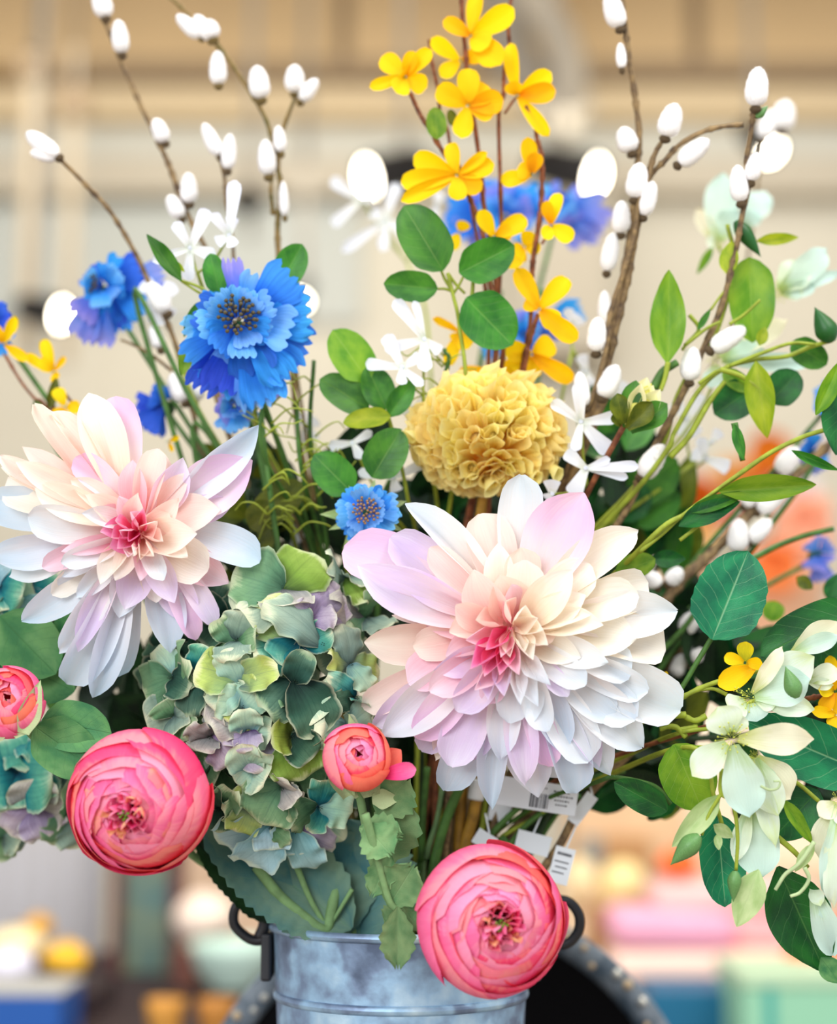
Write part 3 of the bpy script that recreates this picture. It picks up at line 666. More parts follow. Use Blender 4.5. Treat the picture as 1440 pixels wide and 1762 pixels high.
blob('orange_ball', 'orange ball peeking over the pink cushions under the vine leaf', 'ball', 1168, 1486, 2.78, 36, 25, org)
blob('orange_ball', 'orange ball at the right edge above the mint box', 'ball', 1400, 1660, 2.5, 52, 50, org)
blob('orange_ball', 'deep orange ball beside the larger one at the right edge', 'ball', 1452, 1622, 2.6, 40, 40, mm('orange_deep', (250, 84, 30), .5))
t, A, B = px_box('storage_box', 'mint green box with a paler lid at the bottom right corner', 'box', 1282, 1500, 1702, 1860, 2.3, .2, mm('box_mint', (150, 208, 176), .5))
box('lid', A.x-.003, B.x+.003, A.y-.003, A.y+.203, B.z+.0003, B.z+.02, mm('box_mint_pale', (186, 216, 182), .5), t, .003)
box('stripe', A.x+.03, A.x+.045, A.y-.002, A.y, A.z, B.z, mm('stripe_teal', (70, 170, 160), .5), t)
t = thing('box_riser', 'dark riser block under the mint box at the right', 'riser', ((A.x+B.x)/2, A.y+.1, 0)); box('body', A.x+.01, B.x-.01, A.y+.01, A.y+.19, 0, A.z-.0005, dkwood, t)
px_box('book', 'thick teal blue book lying left of the mint box', 'book', 1118, 1272, 1706, 1790, 2.45, .15, mm('book_teal', (18, 100, 138), .5))
A = W(1195, 1790, 2.45)
t = thing('book_riser', 'dark riser block under the teal blue book', 'riser', (A.x, A.y+.07, 0)); box('body', A.x-.05, A.x+.05, A.y+.01, A.y+.14, 0, A.z-.0005, dkwood, t)
# arrangement of orange and red blooms far behind the right vines
pot = bowl('planter', 'pale peach planter far behind the right hand vines', 1275, 985, 1130, 4.05, 150, mm('planter_peach', (246, 196, 158), .7), 'planter', .75)
px_box('shelf_column', 'pale cream shelf column carrying the peach planter', 'column', 1130, 1560, 1130, 1500, 3.88, .4, mm('column_cream', (238, 222, 198), .8), floor=True)
for px, py, r, c, lab in ((1195, 860, 58, (214, 92, 24), 'burnt orange blurred bloom behind the clematis vine'), (1262, 822, 44, (236, 170, 84), 'light orange blurred bloom above the burnt orange one'),
        (1322, 782, 50, (222, 128, 30), 'golden orange blurred bloom highest behind the vine'), (1300, 832, 30, (232, 70, 44), 'small red blurred bloom between the orange ones'),
        (1238, 884, 34, (236, 96, 110), 'coral pink blurred bloom right of the burnt orange one'), (1200, 912, 50, (246, 208, 142), 'pale apricot blurred bloom under the burnt orange one'),
        (1390, 900, 74, (255, 205, 170), 'large peach blurred bloom at the right edge'), (1330, 975, 62, (250, 150, 92), 'orange blurred bloom low behind the green leaf'),
        (1370, 850, 50, (240, 240, 244), 'white blurred bloom among the peach ones'), (1425, 770, 44, (244, 236, 226), 'cream blurred bloom highest at the right edge'),
        (1130, 850, 40, (206, 60, 40), 'red blurred bloom behind the pussy willow catkin'), (1000, 520, 1, None, None)):
    if c is None: continue
    d = 3.7; p = W(px, py, d); m = d/FPX
    t = thing('blurred_bloom', lab, 'flower', p-Vector((0, 0, r*m)), 'warm blooms in the planter behind')
    mat = petal_mat('bloom_%d_%d' % (px, py), [(0, tuple(x*.8 for x in c)), (.5, c), (1, tuple(min(255, x*1.05) for x in c))])
    rg = random.Random(px)
    me = []
    for i in range(26):
        v = Vector((rg.gauss(0, 1), rg.gauss(0, 1)-.6, rg.gauss(0, 1))).normalized()
        me.append((MS['round'][i % 6], MAB(p, p+v*r*m*.84, toward(p), r*m*.8)))
    part('petals', merge('bloom_petals', me), mat, Matrix.Identity(4), t)
    pts = [p, Vector((p.x*.9+.05, p.y+.12, p.z-.05)), W(1275, 1060, 4.05)]
    me, mx = tube('bloom_stem', pts, .004, .004); part('stem', me, M['stem_green'], mx, t)

# ================================================================== table, dish and bucket
t = thing('display_stand', 'round dark stand carrying the galvanised bucket below the frame', 'stand', (BX, BY+.04, 0))
part('top', revolve('stand_top', [(.001, TABLE_Z-.03), (.27, TABLE_Z-.03), (.275, TABLE_Z-.015), (.27, TABLE_Z-.0005), (.001, TABLE_Z-.0005)], 48), dkwood, WM[t], t)
part('column', revolve('stand_column', [(.2, 0), (.2, .02), (.04, .05), (.035, TABLE_Z-.031)], 24), dkwood, WM[t], t)
# round black dish with jewelled rim
DD = 1.27; c = W(766, 2006, DD); Rm = DD/FPX
t = thing('round_dish', 'large round black dish with a studded blue grey rim standing behind the bucket', 'dish', c-Vector((0, 0, 453*Rm)))
axd = Vector((0, -1, .03)).normalized(); Fd = frame(c, axd)
part('plate', revolve('dish_plate', [(.001, -.012), (412*Rm, -.012), (416*Rm, .0), (412*Rm, -.005), (.001, -.006)], 96), mm('dish_black', (8, 8, 12), .75, spec=.15), Fd, t)
part('rim', revolve('dish_rim', [(404*Rm, -.014), (453*Rm, -.014), (455*Rm, -.002), (450*Rm, .006), (414*Rm, .006), (406*Rm, .0), (404*Rm, -.014)], 96),
     mm('rim_bluegrey', (62, 84, 104), .6, noise=.35, nscale=60, c2=(120, 130, 140)), Fd, t)
rg = random.Random(2); stud = revolve('rim_stud', [(.0035, 0), (.0032, .0015), (.0016, .003), (.0001, .0034)], 10); silver = mm('stud_silver', (206, 206, 200), .3, metal=.6)
tanst = mm('stud_tan', (196, 172, 138), .5)
for i in range(46):
    a = 2*pi*i/84+rg.uniform(-.02, .02); q = rg.choice((422, 431, 440))*Rm
    part('stud', stud, silver if rg.random() < .5 else tanst, Fd @ Matrix.Translation((q*cos(a), q*sin(a), .0062)) @ Matrix.Scale(rg.uniform(.4, 1.2), 4), t)
# galvanised bucket
def galv():
    t = NT('galvanised_zinc'); tc = t.n('ShaderNodeTexCoord')
    n1 = t.n('ShaderNodeTexNoise'); n1.inputs['Scale'].default_value = 22; n1.inputs['Detail'].default_value = 4; t.l(tc.outputs['Object'], n1.inputs['Vector'])
    n3 = t.n('ShaderNodeTexNoise'); n3.inputs['Scale'].default_value = 70; n3.inputs['Detail'].default_value = 4; t.l(tc.outputs['Object'], n3.inputs['Vector'])
    mixv = t.n('ShaderNodeMix', data_type='VECTOR'); mixv.inputs[0].default_value = .06
    t.l(tc.outputs['Object'], mixv.inputs[4]); t.l(n1.outputs[1], mixv.inputs[5])
    vo = t.n('ShaderNodeTexVoronoi'); vo.inputs['Scale'].default_value = 44; vo.feature = 'SMOOTH_F1'; vo.inputs['Smoothness'].default_value = .5; t.l(mixv.outputs[1], vo.inputs['Vector'])
    sp = t.n('ShaderNodeSeparateColor'); t.l(vo.outputs['Color'], sp.inputs[0])
    f = t.math('ADD', t.math('MULTIPLY', sp.outputs[0], .26), t.math('ADD', t.math('MULTIPLY', n1.outputs[0], .85), t.math('MULTIPLY', n3.outputs[0], .45)))
    c = t.ramp(f, [(.5, lin((78, 92, 116))), (.68, lin((116, 136, 164))), (.84, lin((150, 184, 212))), (1.0, lin((186, 212, 228)))])
    t.l(c, t.b.inputs['Base Color']); t.b.inputs['Metallic'].default_value = .45
    t.l(t.math('ADD', .34, t.math('MULTIPLY', n3.outputs[0], .25)), t.b.inputs['Roughness'])
    bp = t.n('ShaderNodeBump'); bp.inputs['Strength'].default_value = .3; bp.inputs['Distance'].default_value = .002
    t.l(n3.outputs[0], bp.inputs['Height']); t.l(bp.outputs[0], t.b.inputs['Normal'])
    return t.m
M['zinc'] = galv(); M['zinc_inner'] = plain('zinc_inner', (66, 74, 84), .6, metal=.4, noise=.2, nscale=40)
bk = thing('galvanised_bucket', 'galvanised zinc flower bucket with black iron ear handles holding the whole bouquet', 'bucket', (BX, BY, TABLE_Z))
F0 = Matrix.Translation((BX, BY, TABLE_Z)); H = RIM_Z-TABLE_Z; rt = RB*.985
def rad(z): return rt*(.78+.22*z/H)
zb = W(690, 1738, 1.0).z-TABLE_Z
prof = [(.001, .004), (rad(0), .004), (rad(0), .0)]
for j in range(1, 24):
    z = H*j/24; prof.append((rad(z), z))
prof += [(rad(H), H-.004)]
prof2 = []
for r_, z_ in prof:
    prof2.append((r_, z_))
inner = [(rt-.0012, H-.004), (rad(H*.5)-.0014, H*.5), (rad(0)-.0014, .006), (.001, .006)]
part('wall', revolve('bucket_wall', prof2, 96), M['zinc'], F0, bk)
part('inside', revolve('bucket_inside', inner, 96), M['zinc_inner'], F0, bk)
def torus(name, Rr, r, ns=96, nr=12, sz=1.0):
    pr = [(Rr+r*cos(2*pi*k/nr), r*sz*sin(2*pi*k/nr)) for k in range(nr+1)]; return revolve(name, pr, ns)
part('rolled_rim', torus('bucket_rolled_rim', rt+.0005, .0028), M['zinc'], F0 @ Matrix.Translation((0, 0, H-.001)), bk)
part('bead', torus('bucket_bead', rad(zb)-.0002, .0022, sz=1.4), M['zinc'], F0 @ Matrix.Translation((0, 0, zb)), bk)
part('bead', torus('bucket_bead_low', rad(.08)-.0002, .0022, sz=1.4), M['zinc'], F0 @ Matrix.Translation((0, 0, .08)), bk)
part('side_seam', box_mesh('bucket_seam', .004, .0015, H*.9, .0005), M['zinc'], F0 @ Matrix.Translation((rt*.56, -rt*.76, H*.48)) @ Matrix.Rotation(R(36), 4, 'Z') @ Matrix.Rotation(R(-3.4), 4, 'X'), bk)
iron = mm('handle_iron', (22, 24, 32), .45, spec=.5)
for s, pts in ((-1, [(462, 1580), (432, 1550), (406, 1560), (403, 1590), (425, 1613), (447, 1618), (462, 1606)]), (1, [(925, 1580), (950, 1552), (978, 1552), (996, 1575), (994, 1604), (972, 1625), (935, 1620)])):
    e = part('ear_bracket', box_mesh('ear_bracket', .007, .03, .03, .002), iron, Matrix.Translation((BX+s*(rt+.0035), BY-.002, RIM_Z-.02)), bk)
    me, mx = tube('handle_ring', [W(x, y, BD-.01) for x, y in pts], .0033, .0033, ns=12); part('ear_handle', me, iron, mx, bk)
    if s < 0:
        me, mx = tube('handle_link', [W(x, y, BD-.012) for x, y in ((447, 1552), (452, 1570), (455, 1590), (447, 1612))], .004, .004, ns=12); part('ear_handle', me, iron, mx, bk)
# ================================================================== dahlias
def dahlia(label, z, heart, d0, layers, stem_via, bias, lift=(.012, -.004, -.02, -.034)):
    C0 = W(*z(heart), d0+.012)
    pts = stem_path(C0+Vector((0, .02, -.012)), stem_via); t = thing('dahlia', label, 'flower', root_at(pts))
    add_stem(t, pts, .0035, .003, M['stem_green'])
    H0 = z(heart)
    part('center', revolve('dahlia_center', [(.001, -.03), (.012, -.026), (.02, -.01), (.016, .004), (.001, .01)], 20), M['heart'], frame(C0+Vector((0, .012, 0)), toward(C0)), t)
    for li, L in enumerate(layers):
        for bx, by, tx, ty, w, m in L:
            b = z((bx, by)); p = z((tx, ty)); f = .35 if li < 3 else .75
            bb = (H0[0]+(b[0]-H0[0])*f, H0[1]+(b[1]-H0[1])*f)
            dj = RG.uniform(-.004, .004)
            A = W(*bb, d0+.014-.004*li+(0 if li < 3 else -.008)); T = W(*p, d0+lift[li]+dj)
            n = toward(A)+Vector((RG.uniform(-.35, .35), 0, RG.uniform(-.25, .4)))
            part('petal', ms('dahlia' if li < 3 else 'dahlia_in'), PM['dahlia_'+m], MAB(A, T, n, w*z.k*1.06*d0/FPX), t)
    # sepals behind
    for i in range(6):
        a = i*1.05; A = C0+Vector((0, .018, 0)); T = A+Vector((cos(a)*.035, .006, sin(a)*.035))
        part('sepal', ms('sepal'), LM['leaf_mid'], MAB(A, T, toward(A), .016), t)
    return t
w_, bw, cr, pe, pk, li_, oc, ht = 'white', 'bluewhite', 'cream', 'peach', 'pink', 'lilac', 'orchid', 'hot'
DR = [[
 (700,400,783,40,175,w_),(930,400,1034,112,262,oc),(1000,430,1250,265,165,cr),(1100,500,1403,582,185,w_),(1150,650,1360,740,190,cr),
 (1150,800,1420,975,215,w_),(1100,850,1265,1128,190,w_),(1000,900,1140,1240,150,w_),(980,950,1085,1215,120,li_),(900,950,1005,1312,160,bw),
 (780,1000,850,1330,185,w_),(700,950,665,1378,115,bw),(640,950,480,1302,165,bw),(500,950,380,1140,130,li_),(560,900,440,1180,120,pe),
 (450,800,150,972,130,pe),(420,640,155,708,165,pe),(420,600,265,600,90,pe),(500,480,70,340,240,oc),(560,420,260,290,170,li_),
 (620,330,318,155,125,w_),(700,350,620,195,190,pe),(470,860,190,1045,150,li_),(860,950,940,1250,150,w_),(1050,960,1190,1130,140,w_),
 (1090,470,1290,470,170,cr),(560,980,560,1190,140,li_)],
 [(560,520,130,402,185,li_),(560,500,255,402,110,li_),(640,450,415,332,120,pe),(740,430,690,312,125,cr),(800,430,780,330,150,pe),
 (1000,560,1250,520,165,cr),(1050,600,1245,690,215,cr),(1050,700,1215,850,180,w_),(1000,750,1240,1012,175,w_),(980,780,1150,1012,150,w_),
 (900,850,1055,1185,190,w_),(860,880,955,1155,140,bw),(760,900,900,1205,120,oc),(740,920,800,1275,130,li_),(620,900,500,1205,170,li_),
 (540,780,362,1092,150,oc),(520,760,222,1085,175,w_),(520,700,330,870,170,pk),(520,640,350,725,140,pe),(600,560,470,560,140,pe),
 (950,480,1060,400,170,cr),(680,940,700,1180,130,w_),(1100,760,1290,900,140,w_),(560,620,400,640,120,pk)],
 [(700,560,590,420,170,pe),(750,550,695,440,175,pe),(850,520,800,380,150,cr),(900,560,985,420,150,cr),(880,600,1040,520,130,cr),
 (880,560,900,712,125,pe),(900,650,1020,770,120,cr),(880,700,1040,880,120,w_),(850,740,970,925,85,li_),(820,760,890,1065,120,w_),
 (760,780,735,1032,140,w_),(700,800,640,955,105,pk),(640,780,525,985,140,li_),(640,700,415,905,135,pk),(620,680,480,765,110,pk),
 (650,640,495,670,100,pe),(930,600,1110,640,120,cr),(930,690,1130,790,120,w_),(800,800,820,1040,110,w_),(600,740,430,820,110,li_),
 (660,580,520,560,110,pe),(900,620,1060,600,100,cr),(780,540,745,480,150,pk)],
 [(700,690,580,815,86,ht),(700,700,635,845,84,ht),(720,720,695,840,76,ht),(740,720,775,840,70,pk),(720,640,560,700,80,pk),(760,640,830,780,76,cr),
 (780,620,870,660,80,cr),(740,600,720,545,100,pe),(700,620,600,620,90,pe),(790,640,890,720,80,cr),(740,650,738,770,56,cr),(760,650,795,750,50,cr),
 (700,760,595,900,84,pk),(730,780,715,925,76,li_),(780,790,850,965,80,w_),(660,800,650,940,70,li_),(770,610,800,560,80,cr),(760,640,850,610,70,cr),
 (740,660,700,770,60,pk),(720,660,640,740,70,ht),(790,760,900,880,80,w_),(760,800,780,960,70,w_)]]
dahlia('large blush white dahlia right of centre, heart pink left and cream above', ZDR, (740, 690), .985, DR, [W(800, 1330, 1.06)], None)
DL = [[
 (330,420,185,112,110,pe),(430,330,270,142,120,pe),(560,420,475,52,230,cr),(650,420,610,72,270,oc),(400,430,-10,385,120,pe),(400,470,5,450,120,cr),
 (450,550,15,565,190,cr),(400,650,-60,650,230,bw),(350,800,-80,930,190,bw),(350,850,48,1040,230,w_),(560,1050,120,1275,180,bw),(560,1100,318,1450,150,w_),
 (620,1150,362,1620,215,bw),(640,1250,500,1692,170,bw),(760,1150,628,1572,195,bw),(880,950,920,1452,210,bw),(960,950,1060,1262,205,li_),(1000,950,1060,1378,130,oc),
 (1100,1000,1160,1302,125,li_),(1000,800,1232,1075,190,pk),(1050,750,1400,958,215,bw),(1000,680,1358,412,290,oc),(980,600,1392,225,185,bw),(1150,560,1255,640,150,li_),
 (300,500,120,340,120,pe),(800,560,860,350,180,pe),(500,1000,280,1180,160,w_)],
 [(700,520,400,402,165,oc),(650,580,85,422,145,pe),(650,640,190,560,180,cr),(640,700,150,720,200,w_),(640,800,230,992,120,pk),(600,950,278,1132,130,cr),
 (620,1000,410,1150,120,w_),(640,1050,420,1445,135,li_),(700,1000,640,1260,170,w_),(780,950,672,1215,190,li_),(820,950,840,1180,120,cr),(900,900,1122,1002,240,cr),
 (900,800,1185,680,225,pe),(880,700,985,398,180,li_),(820,650,850,350,150,pe),(800,650,715,412,150,pk),(900,650,1010,480,130,pe),(650,620,380,520,140,pe),
 (880,880,1050,960,200,pe),(600,900,330,1040,120,w_),(850,960,940,1180,150,li_),(560,760,200,820,160,w_)],
 [(700,760,460,600,130,pe),(700,780,500,690,140,pk),(690,790,540,800,130,ht),(700,830,330,965,120,w_),(680,860,330,905,95,pk),(720,860,590,880,130,ht),
 (760,780,640,610,120,pk),(800,700,745,590,120,pe),(820,850,910,700,140,pe),(830,850,1060,810,190,cr),(800,880,1010,930,150,pe),(740,880,620,1060,120,cr),
 (780,900,760,1060,110,pk),(820,900,880,1060,110,w_),(700,900,540,1080,130,cr),(850,760,960,620,120,pe),(650,700,440,700,110,w_)],
 [(720,800,600,830,100,ht),(740,820,630,890,110,ht),(740,850,690,935,80,pk),(770,850,755,950,70,pe),(760,790,700,690,80,pk),(790,800,850,740,90,pe),
 (790,840,830,930,80,pe),(720,780,620,740,90,ht),(760,780,770,670,80,ht),(740,800,640,790,70,pk),(800,830,880,850,80,pe),(740,870,720,930,50,cr),(740,790,690,850,60,ht)]]
dahlia('large blush white dahlia on the left with bluish lower petals and a hot pink heart', ZDL, (730, 800), .995, DL, [W(430, 1330, 1.1)], None)

# ================================================================== hydrangeas
def hydrangea(label, z, centre, rx, ry, d0, rd, florets, nfill, seed, stem_via, fills=('hydrangea_dark', 'hydrangea_green', 'hydrangea_sage'), sc=1.0):
    Cc = z(centre); P0 = W(*Cc, d0); pts = stem_path(P0+Vector((0, .01, -.02)), stem_via)
    t = thing('hydrangea', label, 'flower', root_at(pts)); add_stem(t, pts, .005, .004, M['stem_green'])
    rg = random.Random(seed); m = d0/FPX*z.k
    # short pedicels inside the head
    tb = []
    for i in range(60):
        v = Vector((rg.gauss(0, 1), -abs(rg.gauss(0, 1)), rg.gauss(0, 1))).normalized()
        e = P0+Vector((v.x*rx*m*.8, v.y*rd*.7, v.z*ry*m*.8)); me, mx = tube('pedicel', [P0, (P0+e)/2+Vector((0, 0, .003)), e], .0012, .001, ns=5, n=3); tb.append((me, mx))
    part('pedicels', merge('hydrangea_pedicels', tb), M['core_dark'], Matrix.Identity(4), t)
    def depth(x, y):
        q = ((x-centre[0])/rx)**2+((y-centre[1])/ry)**2; return d0-rd*math.sqrt(max(0.02, 1-min(1, q)))
    def nrm(x, y):
        v = RT*((x-centre[0])/rx)+UP*(-(y-centre[1])/ry); return (toward(P0)*.9+v*.9).normalized()
    if True:
        for i in range(nfill):
            a = rg.uniform(0, 6.28); q = math.sqrt(rg.random())*.88
            x, y = centre[0]+rx*q*cos(a), centre[1]+ry*q*sin(a); dd = depth(x, y)+.03
            nn = nrm(x, y); mat = PM[rg.choice(fills)]; C1 = W(*z((x, y)), dd)
            b = part('floret', MS['for_center'][0], M['core_dark'], frame(C1, nn, .004), t); a0 = rg.uniform(0, 6)
            F = frame(C1, (nn+Vector((rg.uniform(-.4, .4), 0, rg.uniform(-.4, .4)))).normalized())
            for k in range(4):
                r_ = 125*m*sc*rg.uniform(.8, 1.1)*(1 if z.k < .5 else 1); aa = a0+k*pi/2
                T = F @ Vector((cos(aa)*r_*1.5, sin(aa)*r_*1.5, r_*rg.uniform(-.1, .5)))
                part('petal', MS['hyd'][rg.randrange(9)], mat, MAB(C1, T, F.col[2].to_3d(), r_*1.5), b)
    for (cx, cy), tips in florets:
        C1 = W(*z((cx, cy)), depth(cx, cy)+.004); nn = nrm(cx, cy)
        b = part('floret', MS['for_center'][0], M['core_dark'], frame(C1, nn, .005), t)
        for k, (tx, ty, w, m_) in enumerate(tips):
            T = W(*z((tx, ty)), depth(tx, ty)-.005+rg.uniform(-.007, .005)); n = (nrm((cx+tx)/2, (cy+ty)/2)+Vector((rg.uniform(-.3, .3), 0, rg.uniform(-.3, .3)))).normalized()
            part('petal', MS['hyd'][rg.randrange(9)], PM['hydrangea_'+m_], MAB(C1, T, n, w*m*1.4), b)
    return t
g, s_, dk, te, lm, ol, mi, lv, ic, gy = 'green', 'sage', 'dark', 'teal', 'lime', 'olive', 'mint', 'lavender', 'ice', 'grey'
HF = [((1000,540),[(700,315,150,s_)]) , ((880,520),[(705,300,190,lm),(640,560,210,te),(1055,465,120,te),(820,660,190,te)]),
 ((940,410),[(848,345,110,lv),(1045,165,100,lv),(1122,290,150,lv),(1080,385,110,lv)]),
 ((800,250),[(540,170,240,g),(970,70,240,ol),(580,360,230,s_),(850,330,200,gy)]),
 ((1120,190),[(1060,90,140,s_),(1200,240,110,s_),(1230,320,90,ol)]),
 ((1230,400),[(1105,330,150,gy),(1360,440,150,s_),(1300,270,110,g),(1180,470,120,g)]),
 ((1140,640),[(1105,430,130,s_),(1300,690,130,lm),(1055,600,90,lm),(1250,770,100,mi)]),
 ((1170,810),[(1025,705,100,te),(1225,840,90,te),(1060,840,90,dk)]),
 ((560,520),[(475,400,130,g),(600,370,150,s_),(520,620,140,s_),(660,470,150,g)]),
 ((580,735),[(350,650,170,lm),(500,560,130,mi),(775,665,120,lm),(400,830,160,mi),(640,560,170,mi),(640,650,120,lm)]),
 ((590,860),[(430,960,160,gy),(545,950,140,lm),(660,770,150,mi),(460,830,130,mi)]),
 ((860,730),[(925,570,110,dk),(985,930,170,mi),(715,880,170,dk),(980,1000,190,dk),(720,810,120,g)]),
 ((620,980),[(470,1010,90,lv),(620,1090,110,lv),(720,1180,150,lv),(600,870,120,mi),(740,990,120,mi)]),
 ((430,1010),[(310,960,110,gy),(370,1090,140,gy),(540,1150,140,lv),(430,910,120,gy)]),
 ((240,900),[(95,945,170,s_),(240,1000,170,s_),(190,820,170,g),(310,870,100,s_),(300,980,120,g)]),
 ((230,710),[(75,770,180,g),(270,590,190,g),(320,770,130,dk),(140,560,140,mi)]),
 ((370,680),[(400,540,100,te),(310,920,120,dk),(440,580,100,g)]),
 ((840,1010),[(900,1240,210,ol),(950,1130,140,dk),(740,1010,130,ol),(975,1040,120,g)]),
 ((640,1170),[(580,1050,130,mi),(555,1250,130,mi),(710,1240,150,mi),(690,1090,110,mi)]),
 ((790,1270),[(590,1345,160,g),(690,1465,210,g),(850,1270,150,gy),(860,1360,100,gy)]),
 ((620,1370),[(515,1320,120,lm),(560,1505,130,lm),(500,1420,120,g)]),
 ((740,1470),[(450,1540,190,ic),(590,1650,190,ic),(835,1570,70,g),(740,1600,140,ic)]),
 ((985,1370),[(840,1490,170,g),(1020,1235,110,te),(1120,1545,180,mi),(930,1500,100,te),(1160,1400,140,mi)]),
 ((860,1490),[(970,1695,140,ic),(790,1570,150,ic),(1070,1590,110,lv),(900,1620,130,ic)]),
 ((470,1380),[(420,1250,130,dk),(470,1510,120,dk),(540,1290,120,g)]),
 ((1130,960),[(1000,1020,130,mi),(1260,850,130,mi),(1200,960,140,mi)])]
hydrangea('large hydrangea head in greens, teal and lavender between the two dahlias', ZH, (700, 880), 650, 830, 1.04, .06, HF, 22, 3, [W(560, 1560, 1.05)])
HL = [((30,1330),[(10,1270,90,te),(90,1330,90,te),(40,1390,90,te),(-30,1340,80,te)]), ((60,1385),[(20,1440,60,lv),(85,1440,60,lv),(60,1340,60,gy),(110,1390,60,gy)]),
 ((120,1395),[(150,1450,70,s_),(90,1455,60,g),(170,1390,60,s_),(120,1340,60,g)]), ((5,1440),[(30,1460,50,s_),(-20,1400,60,g),(-10,1480,50,g)]), ((40,1270),[(90,1290,70,te),(10,1230,60,g),(60,1320,60,te)]),
 ((110,1330),[(150,1300,60,g),(160,1360,60,s_),(100,1290,60,dk)])]
hydrangea('teal and mauve hydrangea head at the left edge below the rose leaves', ID, (40, 1360), 130, 110, 1.09, .035, HL, 10, 8, [W(470, 1520, 1.11), W(300, 1440, 1.1)], sc=.36)
HT = [((0,1010),[(30,980,50,ic),(40,1020,60,te),(10,1050,50,te),(-30,1010,50,ic)]), ((30,1030),[(60,1020,40,mi),(50,1060,50,ic),(10,1060,50,te)])]
hydrangea('small piece of pale teal hydrangea at the left edge under the dahlia', ID, (0, 1020), 60, 50, 1.06, .02, HT, 3, 9, [W(480, 1510, 1.12), W(200, 1350, 1.1)], fills=('hydrangea_teal', 'hydrangea_ice'), sc=.3)

# ================================================================== ranunculus
def ran_mesh(R0, r, th0, th1, dphi, wav, seed, spiral=.0, close=.55, drop=.75):
    """one cupped petal of a ball shaped bloom, curling in to a rim"""
    rg = random.Random(seed); nu, nv = 16, 14; vs, fs, uvs = [], [], []; p1, p2 = rg.uniform(0, 6), rg.uniform(0, 6)
    for j in range(nv+1):
        v = j/nv
        for i in range(nu+1):
            u = i/nu*2-1; wv = math.sin(min(1, v*1.6)*pi/2); ph = u*dphi*(.45+.55*wv)*(1-.25*max(0, v-.8)/.2)
            top = th1+wav*(u*u*1.6+.45*sin(3*u+p1)+.12*sin(11*u+p2))
            th = th0+(top-th0)*v
            rr = r*(1+spiral*u)*(1+.02*sin(4*u+p2)*v)
            # flattened shell so the rim turns in over the bloom
            ro = rr*math.sin(th); zz = rr*cos(th)*(drop if th > pi/2 else .80)
            vs.append((ro*cos(ph), ro*sin(ph), zz)); uvs.append((i/nu, v))
    for j in range(nv):
        for i in range(nu): a = j*(nu+1)+i; fs.append((a, a+1, a+nu+2, a+nu+1))
    return mesh_of('ranunculus_petal', vs, fs, uvs)
def ranunculus(label, c, Rpx, eye, d, seed, rings, center=True, stem_via=(), mats=None, group=None, name='ranunculus', closed=False):
    rg = random.Random(seed); Rm = Rpx*d/FPX; P0 = W(*c, d); E = W(*eye, d)
    off = (E-P0)/Rm; z_ = math.sqrt(max(.1, 1-off.length_squared)); ax = (toward(P0)*z_+off).normalized()
    pts = stem_path(P0-ax*Rm*.75, stem_via); t = thing(name, label, 'flower', root_at(pts), group)
    add_stem(t, pts, .0028, .0026, M['stem_sage']); F = frame(P0, ax)
    for ri, (fr, n, th1, dphi) in enumerate(rings):
        a0 = rg.uniform(0, 6.28)
        for k in range(n):
            r = Rm*fr*rg.uniform(.985, 1.015); a = a0+2*pi*k/n+rg.uniform(-.15, .15)
            me = ran_mesh(Rm, r, R(158), R(th1+rg.uniform(-4, 4)), dphi*rg.uniform(1.1, 1.35), rg.uniform(.02, .1), seed*1000+ri*20+k, spiral=.045)
            m = mats[ri](rg, a) if mats else 'ranunculus_pink'
            part('petal', me, PM[m], F @ Matrix.Rotation(a, 4, 'Z') @ Matrix.Translation((0, 0, Rm*.03*rg.uniform(-1, 1))), t)
    if center:
        for i in range(34):                       # small crinkled petals of the eye
            q = math.sqrt((i+.6)/34)*Rm*.30; a = i*2.4; A = F @ Vector((q*.7*cos(a), q*.7*sin(a), Rm*.38)); T = F @ Vector((q*1.15*cos(a+.3), q*1.15*sin(a+.3), Rm*rg.uniform(.66, .80)))
            part('petal', ms('dahlia_in'), PM[rg.choice(('ranunculus_pale', 'ranunculus_pale', 'ranunculus_pink', 'ranunculus_peach'))], MAB(A, T, (F.col[2].to_3d()*.2+(A-F.translation-ax*Rm*.38)*-30+Vector((rg.uniform(-.3, .3), 0, rg.uniform(-.3, .3)))), Rm*.16), t)
        part('center', stamens('ranunculus_eye', 12, Rm*.09, Rm*.16, Rm*.02, 1.0, seed), M['throat'], F @ Matrix.Translation((0, 0, Rm*.5)), t)
    for i in range(5):
        a = i*1.257; A = F @ Vector((0, 0, -Rm*.78)); T = F @ Vector((cos(a)*Rm*.93, sin(a)*Rm*.93, -Rm*.45)); part('sepal', ms('sepal'), M['calyx'], MAB(A, T, -F.col[2].to_3d(), Rm*.45), t)
    return t, F, Rm
def mp(*ks): return lambda rg, a: 'ranunculus_'+rg.choice(ks)
RM = [mp('hot', 'pink', 'hot'), mp('pink', 'hot', 'coral'), mp('pink', 'pale', 'pink'), mp('pink', 'hot'), mp('pale', 'pink', 'peach'), mp('pink', 'pale'), mp('pale', 'pink', 'hot'), mp('pale', 'pink', 'peach'), mp('pink', 'pale'), mp('pale', 'pink'), mp('pale')]
RINGS = [(1.0, 5, 64, .95), (.965, 5, 57, .95), (.93, 5, 50, .95), (.90, 6, 44, .85), (.87, 6, 39, .85), (.84, 6, 34, .8), (.81, 6, 30, .8), (.78, 6, 26, .8), (.75, 6, 23, .8), (.72, 6, 20, .8), (.70, 6, 17, .8)]
ranunculus('round pink ranunculus hanging at the left over the blurred red cabinet', (240, 1380), 124, (205, 1412), .955, 11, RINGS, stem_via=[W(470, 1540, 1.1), W(330, 1470, 1.06)], mats=RM)
